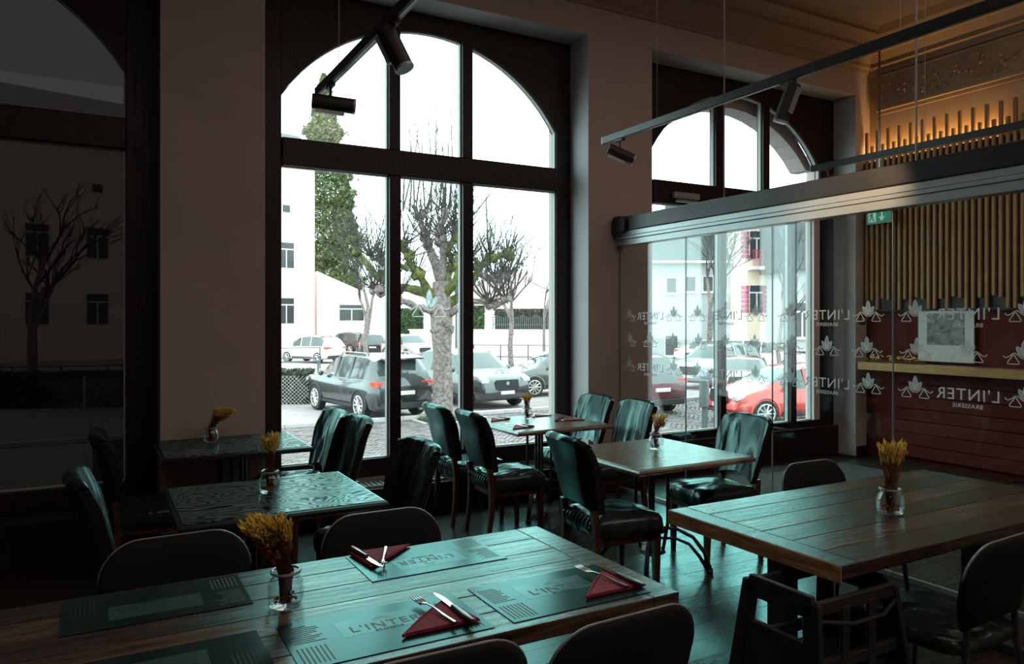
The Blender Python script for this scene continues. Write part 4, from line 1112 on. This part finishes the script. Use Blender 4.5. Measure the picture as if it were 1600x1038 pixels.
car(P2(637, 48.8), cam_dir(.62, -.8), 'suv', PA['silver'], 'silver car facing right behind the tree, back row')
car(P2(962, 22.2), cam_dir(-.45, .9), 'suv', PA['maroon'], 'maroon car cut by the column at left of entrance view')
car(P2(1122, 29.5), cam_dir(-.70, -.71), 'suv', PA['blue'], 'pale car facing left behind the parking post')
car(P2(1160, 24.8), cam_dir(-.30, -.95), 'hatch', PA['maroon'], 'dark red car facing the window between pale and coral cars', Hs=.95)
car(P2(1236, 19.0), cam_dir(-.97, -.24), 'hatch', PA['red'], 'coral red hatchback side-on outside the entrance', Hs=1.0)
car(P2(1190, 36), cam_dir(.85, -.5), 'suv', PA['white'], 'white car behind the coral hatchback')
car(P2(1120, 44), cam_dir(.85, -.5), 'sedan', PA['white'], 'white saloon further back left of the cream house')

# ---- buildings
def cam_xy(r, f): return (C_*r+S_*f, -S_*r+C_*f)
def facade(name, lbl, A, B, z0, z1, depth, wall_mat, cat='building', extra=None):
    """box-shaped building whose front runs from A to B (ground points); local x along the front, local y behind it"""
    A, B = Vector(A), Vector(B); d = B-A; L = d.length; ang = math.atan2(d.y, d.x)
    t = thing(name, lbl, cat, (A.x, A.y, GZ), ang)
    box('walls', 0, L, 0, depth, 0, z1-GZ, wall_mat, t)
    return t, L
def fwin(t, x, z, w, h, bars=True, y=-.02, frame='white_paint', ledge=False, pane='dark_pane'):
    f = MB().box(x-w/2-.06, x+w/2+.06, y-.03, y+.05, z-h/2-.06, z+h/2+.06)
    o = f.build('window', M[frame], t)
    p = MB()
    if bars:
        zt = z+h/2-h*.26
        p.box(x-w/2, x+w/2, y-.05, y-.02, zt+.05, z+h/2); p.box(x-w/2, x-.05, y-.05, y-.02, z-h/2, zt-.05); p.box(x+.05, x+w/2, y-.05, y-.02, z-h/2, zt-.05)
    else: p.box(x-w/2, x+w/2, y-.05, y-.02, z-h/2, z+h/2)
    p.build('pane', M[pane], o)
    if ledge: box('sill', x-w/2-.15, x+w/2+.15, y-.16, y, z-h/2-.16, z-h/2-.06, M['white_paint'], o)
A = cam_xy(-33.2, 43.3); B = cam_xy(-15.7, 59.7)
bt, L = facade('apartment_house', 'tall white rendered house with rows of windows and overhanging eaves', A, B, GZ, 13.8, 9, M['render'])
ax = (Vector(B)-Vector(A)).normalized()
def along(u):   # distance along the facade where the sight line through column u meets it
    r = ray(u, 500); d = Vector((r.x, r.y)); a = Vector(A)
    det = d.x*(-ax.y)+ax.x*d.y
    k = (a.x*(-ax.y)+ax.x*a.y)/det
    p = d*k; return (p-a).dot(ax)
for u in (58, 152, 243, 332, 447):
    for z in (6.6, 2.3): fwin(bt, along(u), z-GZ, 1.25, 1.95)
for u in (152, 332, 447): fwin(bt, along(u), 10.2-GZ, .6, .55, False)
MB().box(-.9, L+.9, -.9, 9.5, 13.8-GZ, 14.1-GZ).box(-.95, L+.95, -1.0, -.9, 13.95-GZ, 14.25-GZ).build('eaves', M['white_paint'], bt)
MB().prism([(-1.0, 14.1-GZ), (9.6, 14.1-GZ), (4.5, 17.2-GZ)], -.9, L+.9, 'x').build('roof', M['slate'], bt)
for k in range(12): box('rafter_end', k*2+.2, k*2+.4, -.88, 0, 13.6-GZ, 13.8-GZ, M['white_paint'], bt)
# low annex with a sloping parapet
A2 = cam_xy(-16.0, 61.5); B2 = cam_xy((660-800)/FOC*65, 65)
an, L2 = facade('annex_building', 'low white annex with sloping parapet and one double window', A2, B2, GZ, 1.5, 7, M['render'])
MB().prism([(0, 2.5), (L2, 2.5), (L2, 2.9), (L2*.8, 3.55), (0, 6.6)], 0, 7).build('sloping_wall', M['render'], an)
fwin(an, .25*L2+.6, 2.25-GZ-.05, 2.0, 1.3, True); 
# long low boundary wall
A3 = cam_xy((640-800)/FOC*56, 56); B3 = cam_xy((905-800)/FOC*54, 54)
bw, L3 = facade('boundary_wall', 'long low white boundary wall behind the parked cars', A3, B3, GZ, .82, .4, M['render'], cat='wall')
box('coping', -.1, L3+.1, -.08, .48, .82-GZ, .9-GZ, M['white_paint'], bw)
# picket fence above the wall
pk = thing('picket_fence', 'dark picket fence topping the wall at the right of window', 'fence', (*cam_xy((770-800)/FOC*57, 57), GZ+1.9), bw.rotation_euler.z)
for k in range(30): box('picket', k*.16, k*.16+.05, 0, .03, 0, 1.0+.1*math.sin(k), M['rail_grey'], pk)
box('fence_rail', 0, 4.8, .03, .06, .3, .36, M['rail_grey'], pk)
# far pale house with gable, right
A4 = cam_xy((700-800)/FOC*95, 95); B4 = cam_xy((905-800)/FOC*90, 90)
fh, L4 = facade('gabled_house', 'faint far white gabled house behind bare trees, right of trunk', A4, B4, GZ, 3.0, 8, M['render'])
MB().prism([(-.6, 3.0-GZ), (L4*.45, 8.0-GZ), (L4+1, 3.0-GZ)], -.4, 8).build('gable', M['render'], fh)
MB().prism([(-.9, 2.9-GZ), (L4*.45, 8.0-GZ), (L4*.45, 8.3-GZ), (-.9, 3.2-GZ)], -.8, 8).prism([(L4*.45, 8.0-GZ), (L4+1.2, 2.9-GZ), (L4+1.2, 3.2-GZ), (L4*.45, 8.3-GZ)], -.8, 8).build('roof', M['kerb'], fh)
for u_ in (.25, .5, .75): fwin(fh, L4*u_, 1.6-GZ, 1.1, 1.5)
# entrance view: grey house, cream house, slate roofed house
def px(u, d): return cam_xy((u-800)/FOC*d, d)
gh, L5 = facade('grey_house', 'low cool-grey house with small square windows seen through entrance', px(1002, 50), px(1152, 50), GZ, 5.4, 8, M['grey_render'])
for u_, z in ((1049, 3.9), (1079, 4.0), (1106, 4.0), (1049, -.1), (1128, 4.0)): fwin(gh, (u_-1002)/FOC*50, z-GZ, .62 if z > 1 else .8, .95 if z > 1 else 1.3, False, ledge=True)
MB().prism([(-.6, 5.4-GZ), (8.6, 5.4-GZ), (4, 8.6-GZ)], -.5, L5+.5, 'x').build('roof', M['slate'], gh)
box('gutter', -.6, L5+.6, -.7, -.55, 5.35-GZ, 5.5-GZ, M['white_paint'], gh)
box('chimney', 2.2, 3.4, 3, 4.2, 6.4-GZ, 10.6-GZ, M['dark_pane'], gh)
chh, L6 = facade('cream_house', 'tall cream house with red shutters and balconies beyond coral car', px(1163, 47), px(1236, 47), GZ, 8.3, 9, M['cream_render'])
for u_, z, w in ((1182, 6.3, .9), (1182, 2.9, .9), (1216, 6.3, .9), (1216, 2.9, .9)):
    x = (u_-1163)/FOC*47; fwin(chh, x, z-GZ, .85, 1.7, True)
    for sg in (-1, 1):
        for k in range(6): box('shutter_slat', x+sg*.75-.25, x+sg*.75+.25, -.09, -.04, z-GZ-.85+k*.29, z-GZ-.85+k*.29+.24, M['red_shutter'], chh)
for z in (4.9,):
    box('balcony_slab', .2, L6-.3, -1.0, 0, z-GZ-.2, z-GZ, M['white_paint'], chh); 
    rl = MB().box(.2, L6-.3, -1.0, -.95, z-GZ+.95, z-GZ+1.0)
    for k in range(22): rl.box(.25+k*(L6-.6)/22, .28+k*(L6-.6)/22, -1.0, -.97, z-GZ, z-GZ+.95)
    rl.build('balcony_railing', M['red_shutter'], chh)
MB().prism([(-.6, 8.3-GZ), (9.6, 8.3-GZ), (4.5, 9.3-GZ)], -.5, L6+.5, 'x').build('roof', M['slate'], chh)
sh, L7 = facade('slate_roofed_house', 'grey house with steep slate roof right of the cream house', px(1244, 42), px(1420, 42), GZ, 4.4, 8, M['grey_render'])
for u_, z, w, h in ((1253, 1.6, .7, 1.9), (1290, 1.6, .9, 1.9), (1253, -.6, .7, .9), (1335, 1.6, .9, 1.9)): fwin(sh, (u_-1244)/FOC*42, z-GZ, w, h, True, ledge=True)
for k in range(9):
    zz = 4.4+k*.36; MB().prism([(-.5+k*.32, zz-GZ), (8.5-k*.32, zz-GZ), (8.5-k*.32-.25, zz+.40-GZ), (-.5+k*.32+.25, zz+.40-GZ)], -.4, L7+.4, 'x').build('slate_course', M['slate'], sh)
cs, L8 = facade('long_white_house', 'low white building behind the pale cars, seen through the entrance', px(1100, 62), px(1300, 62), GZ, 2.6, 6, M['render'])
MB().prism([(-.6, 2.6-GZ), (6.6, 2.6-GZ), (3, 4.5-GZ)], -.5, L8+.5, 'x').build('roof', M['slate'], cs)
for k in range(5): fwin(cs, 1.2+k*2.2, .9-GZ, 1.1, 1.3)
# block across the street that the partition mirrors is the apartment house itself

# ---- railings and street furniture
def railing(lbl, u0, u1, d0, d1, zt, n):
    a, b = Vector(px(u0, d0)), Vector(px(u1, d1)); d = b-a; t = thing('metal_railing', lbl, 'railing', (a.x, a.y, GZ), math.atan2(d.y, d.x)); L = d.length
    for k in range(n): MB().tube([(L*k/(n-1), 0, 0), (L*k/(n-1), 0, zt)], .035, 6).build('post', M['rail_grey'], t)
    for z in (zt-.03, zt*.5): MB().tube([(0, 0, z), (L, 0, z)], .025, 6).build('rail', M['rail_grey'], t)
railing('grey tubular railing in front of the clipped hedge, left', -60, 497, 24.5, 28.5, 1.05, 9)
railing('pale railing further back beside the white car', 350, 500, 38, 40, 1.15, 3)
railing('thin railing along the pavement behind graphite car', 740, 960, 40, 38, 1.3, 6)
def hedge_box(name, lbl, u0, u1, d0, d1, h, th, mat, n, seed, cat='hedge', z0=0):
    rnd = random.Random(seed); a, b = Vector(px(u0, d0)), Vector(px(u1, d1)); d = b-a; L = d.length
    t = thing(name, lbl, cat, (a.x, a.y, GZ+z0), math.atan2(d.y, d.x))
    m = MB()
    for k in range(n):
        f = rnd.random(); x = rnd.uniform(0, L)
        if f < .6: p = Vector((x, rnd.uniform(-.05, .08), rnd.uniform(.02, h)))
        elif f < .85: p = Vector((x, rnd.uniform(0, th), h+rnd.uniform(-.08, .06)))
        else: p = Vector((x, rnd.uniform(0, th), rnd.uniform(0, h)))
        e = Vector((rnd.uniform(-1, 1), rnd.uniform(-1, 1), rnd.uniform(-1, 1))).normalized()*.10; g_ = e.cross(Vector((rnd.random(), rnd.random(), rnd.random()))).normalized()*.05
        m.add([p-e, p+g_, p+e, p-g_], [(0, 1, 2, 3)])
    o = m.build('leaves', mat, t); o['kind'] = 'stuff'
    o = MB().box(.06, L-.06, .06, th-.06, 0, h-.1).build('inner_branches', M['twig'], t)
    return t
hd1 = hedge_box('clipped_hedge', 'clipped brownish hedge behind wire mesh at lower left of window', -40, 487, 21.8, 23.2, .98, .6, M['hedge_dark'], 9000, 1)
# wire mesh on the hedge
wm = thing('wire_fence', 'pale diamond wire fence in front of the clipped hedge', 'fence', (*px(120, 21.2), GZ), hd1.rotation_euler.z)
m = MB(); Lw = 6.1
for k in range(int((Lw+1)/.11)):
    x = -1+k*.11
    for sg in (1, -1):
        x0, x1 = (x, x+.95) if sg == 1 else (x+.95, x)
        m.tube([(x0, 0, 0), (x1, 0, .95)], .006, 3, cap=False)
o = m.build('wire_mesh', M['kerb'], wm); o['kind'] = 'stuff'
for k in range(4): MB().tube([(k*2.2+.2, 0, 0), (k*2.2+.2, 0, 1.0)], .03, 6).build('post', M['kerb'], wm)
hedge_box('dark_hedge', 'square dark green hedge block behind the tree trunk, left', 622, 661, 57, 57, 3.4, 1, M['leaf2'], 5000, 2)
hedge_box('pillar_hedge', 'narrow green hedge just right of the middle mullion', 735, 757, 57, 57, 3.6, 1, M['leaf2'], 3000, 3)
hedge_box('garden_shrubs', 'loose greyish garden shrubs behind the picket fence', 772, 880, 60, 60, 3.4, 1.5, M['hedge_dark'], 2600, 4)

# tall evergreen
def evergreen(lbl, u, depth, z1, rmax, n, seed):
    rnd = random.Random(seed); x, y = px(u, depth); t = thing('evergreen_tree', lbl, 'tree', (x, y, GZ)); H_ = z1-GZ
    MB().tube([(0, 0, 0), (0, 0, H_*.95)], [.35, .05], 8).build('trunk', M['bark'], t)
    m = MB()
    for k in range(n):
        f = rnd.random(); z = H_*(.12+.88*f)
        env = rmax*(min(1, (1-f)*1.9)**.75)*(.72+.28*math.sin(z*2.1)*math.sin(z*.9+1))
        a = rnd.uniform(0, 2*PI); r = env*math.sqrt(rnd.uniform(.25, 1))*(1 if rnd.random() < .93 else rnd.uniform(1.0, 1.3)); p = Vector((r*math.cos(a), r*math.sin(a), z))
        e = Vector((rnd.uniform(-1, 1), rnd.uniform(-1, 1), rnd.uniform(-.8, .5))).normalized()*rnd.uniform(.12, .34); g_ = e.cross(Vector((rnd.random(), rnd.random(), rnd.random()))).normalized()*.10
        m.add([p-e, p+g_, p+e, p-g_], [(0, 1, 2, 3)])
    o = m.build('foliage', M['leaf'], t); o['kind'] = 'stuff'
evergreen('tall pointed evergreen rising behind the white house corner', 506, 76, 26.5, 3.9, 22000, 5)
evergreen('shorter evergreen glimpsed low behind the annex roof', 540, 82, 17.0, 2.6, 8000, 6)

# pollarded plane tree
tw = random.Random(9)
TD = 19.5
def TP(u, v, dd=0): return at_depth(u, v, TD+dd)
base = TP(690, 656); base.z = GZ
pt = thing('plane_tree', 'pollarded plane tree with mottled trunk and knobbly mossy arms', 'tree', tuple(base))
Bv = Vector(base)
def loc(pts, dds): return [TP(u, v, d)-Bv for (u, v), d in zip(pts, dds)]
tr_ = loc([(690, 668), (691, 640), (692, 600), (691, 550), (690, 505), (689, 470), (688, 440)], [0]*7)
m = MB(); m.tube(tr_, [.36, .28, .25, .24, .29, .27, .2], 16)
for k in range(16):
    a = tw.uniform(0, 2*PI); p = tr_[4]+Vector((math.cos(a)*.24, math.sin(a)*.24, tw.uniform(-.2, .25))); m.sphere(p, tw.uniform(.07, .13), 6, jit=.25)
m.build('trunk', M['bark'], pt, smooth=True)
arms = [([(688, 480), (668, 452), (650, 428), (636, 402), (628, 385)], [0, -.2, -.4, -.5, -.5], 'moss', .13),
        ([(686, 470), (650, 452), (612, 446), (585, 428), (560, 395), (548, 378)], [0, .3, .6, .7, .8, .8], 'moss', .13),
        ([(692, 470), (712, 440), (722, 405), (718, 372)], [0, -.3, -.4, -.5], 'moss', .13),
        ([(692, 485), (730, 452), (748, 420), (765, 404), (792, 398)], [0, .2, .4, .5, .6], 'moss', .13),
        ([(745, 425), (762, 436), (778, 438), (795, 430)], [.4, .4, .4, .3], 'bark', .08),
        ([(686, 492), (652, 478), (620, 468), (596, 456), (582, 452)], [0, -.4, -.7, -.9, -1.0], 'bark', .10),
        ([(688, 445), (676, 400), (664, 370), (655, 340)], [0, .3, .5, .6], 'bark', .13),
        ([(689, 445), (692, 400), (688, 360), (697, 335)], [0, -.2, -.3, -.4], 'bark', .13),
        ([(694, 400), (706, 380), (712, 355), (722, 345)], [-.2, 0, .1, .2], 'moss', .09),
        ([(700, 495), (740, 470), (770, 478), (790, 470)], [0, -.5, -.8, -1.0], 'bark', .09),
        ([(640, 420), (612, 408), (596, 412), (580, 402)], [-.5, -.7, -.8, -.8], 'moss', .07),
        ([(690, 470), (700, 440), (706, 415), (700, 385)], [0, 1.0, 1.4, 1.6], 'moss', .11)]
sh_ = MB()
for pts, dds, mt, r0 in arms:
    P = loc(pts, dds)
    P2_ = [];
    for i in range(len(P)-1):
        for s_ in range(3):
            P2_.append(P[i].lerp(P[i+1], s_/3)+Vector((tw.uniform(-1, 1), tw.uniform(-1, 1), tw.uniform(-1, 1)))*.035)
    P2_.append(P[-1])
    n = len(P2_); b = MB(); b.tube(P2_, [r0*(1-.5*i/n)*tw.uniform(.85, 1.2) for i in range(n)], 8)
    knobs = [P2_[-1], P2_[-4]] + ([P2_[n//2]] if n > 8 else [])
    for kk in knobs:
        for z in range(3): b.sphere(kk+Vector((tw.uniform(-.08, .08), tw.uniform(-.08, .08), tw.uniform(-.06, .08))), r0*tw.uniform(.7, 1.25), 6, jit=.3)
        for s_ in range(15):
            d = Vector((tw.uniform(-.8, .8), tw.uniform(-.8, .8), tw.uniform(.2, 1.2))).normalized(); ln = tw.uniform(.4, 1.5)
            q0 = kk; q1 = kk+d*ln*.5; q2 = kk+d*ln+Vector((tw.uniform(-.1, .1), tw.uniform(-.1, .1), ln*.25))
            sh_.tube([q0, q1, q2], [.020, .014, .007], 3, cap=False)
            if tw.random() < .7:
                e = q1+Vector((tw.uniform(-.3, .3), tw.uniform(-.3, .3), tw.uniform(.1, .4))); sh_.tube([q1, e], [.008, .003], 3, cap=False)
    b.build('branch', M[mt], pt, smooth=True)
for k in range(14):
    u0 = tw.uniform(625, 712); u1 = u0+tw.uniform(-22, 26); P = loc([(u0, 330), ((u0+u1)/2+4, 260), (u1, tw.uniform(150, 235))], [0, .2, .2])
    sh_.tube(P, [.026, .019, .009], 3, cap=False)
    for s_ in range(5):
        f = tw.uniform(.2, .9); c = P[0].lerp(P[2], f); sh_.tube([c, c+Vector((tw.uniform(-.35, .35), tw.uniform(-.3, .3), tw.uniform(.2, .6)))], [.008, .003], 3, cap=False)
o = sh_.build('thin_shoots', M['twig'], pt); o['kind'] = 'stuff'

def bare_tree(lbl, u, depth, h, seed, lean=0, spread=.55, r=.12):
    rnd = random.Random(seed); x, y = px(u, depth); t = thing('bare_tree', lbl, 'tree', (x, y, GZ), group='leafless trees outside')
    tr, tws = MB(), MB()
    def grow(p, d, ln, r_, lv):
        q_ = p+d*ln*.5+Vector((rnd.uniform(-1, 1), rnd.uniform(-1, 1), 0))*ln*.06; e = p+d*ln
        (tr if lv < 2 else tws).tube([p, q_, e], [r_, r_*.8, r_*.6], 6 if lv < 2 else 3, cap=False)
        if lv >= 5: return
        for k in range(3 if lv < 3 else 3):
            nd = (d+Vector((rnd.uniform(-1, 1), rnd.uniform(-1, 1), rnd.uniform(-.15, .6)))*spread*1.3).normalized()
            grow(p+d*ln*rnd.uniform(.55, 1.0), nd, ln*rnd.uniform(.55, .8), r_*.55, lv+1)
    grow(Vector((0, 0, 0)), Vector((lean, 0, 1)).normalized(), h*.36, r, 0)
    tr.build('trunk', M['bark'], t, smooth=True); o = tws.build('twigs', M['twig'], t); o['kind'] = 'stuff'
bare_tree('bare tree with fine twigs right of the evergreen', 575, 34, 9.0, 31, r=.14)
bare_tree('bare tree filling the right pane of the tall window', 800, 32, 8.2, 32, r=.15)
bare_tree('slim bare tree far right in the tall window', 850, 52, 9.0, 33, r=.12)
bare_tree('gnarled bare tree in the smoked left window', 50, 26, 8.5, 34, r=.2)
bare_tree('bare tree before the grey house through the entrance', 1110, 33, 8.8, 35, r=.15)
bare_tree('bare tree before the slate roof at right of entrance', 1222, 30, 7.4, 36, r=.11)
bare_tree('bare tree behind the grey house chimney', 1060, 70, 15, 37, r=.2)
# street lamps
for u, d, zt, l in ((713, 30, 3.2, 'green iron street lantern just right of the plane tree'), (1240, 33, 2.6, 'old street lantern in front of the cream house')):
    x, y = px(u, d); t = thing('street_lamp', l, 'lamp', (x, y, GZ)); h = zt-GZ
    MB().tube([(0, 0, 0), (0, 0, .8), (0, 0, h-.7)], [.09, .06, .04], 8).build('pole', M['rail_grey'], t)
    MB().lathe([(.05, h-.7), (.16, h-.15), (.18, h-.15), (.05, h+.02), (.02, h+.12)], n=6).build('lantern', M['car_glass'], t)
# parking post in front of the entrance
pp = on_z(1101, 674, GZ)
t = thing('parking_meter', 'grey parking ticket post standing on the cobbles outside entrance', 'parking meter', (pp.x, pp.y, GZ+.02), .5)
box('post', -.07, .07, -.05, .05, 0, 1.05, M['rail_grey'], t, .01)
box('meter_box', -.17, .05, -.10, .08, .55, 1.18, M['rail_grey'], t, .02)
box('screen', -.12, .0, -.105, -.10, .95, 1.10, M['dark_pane'], t)
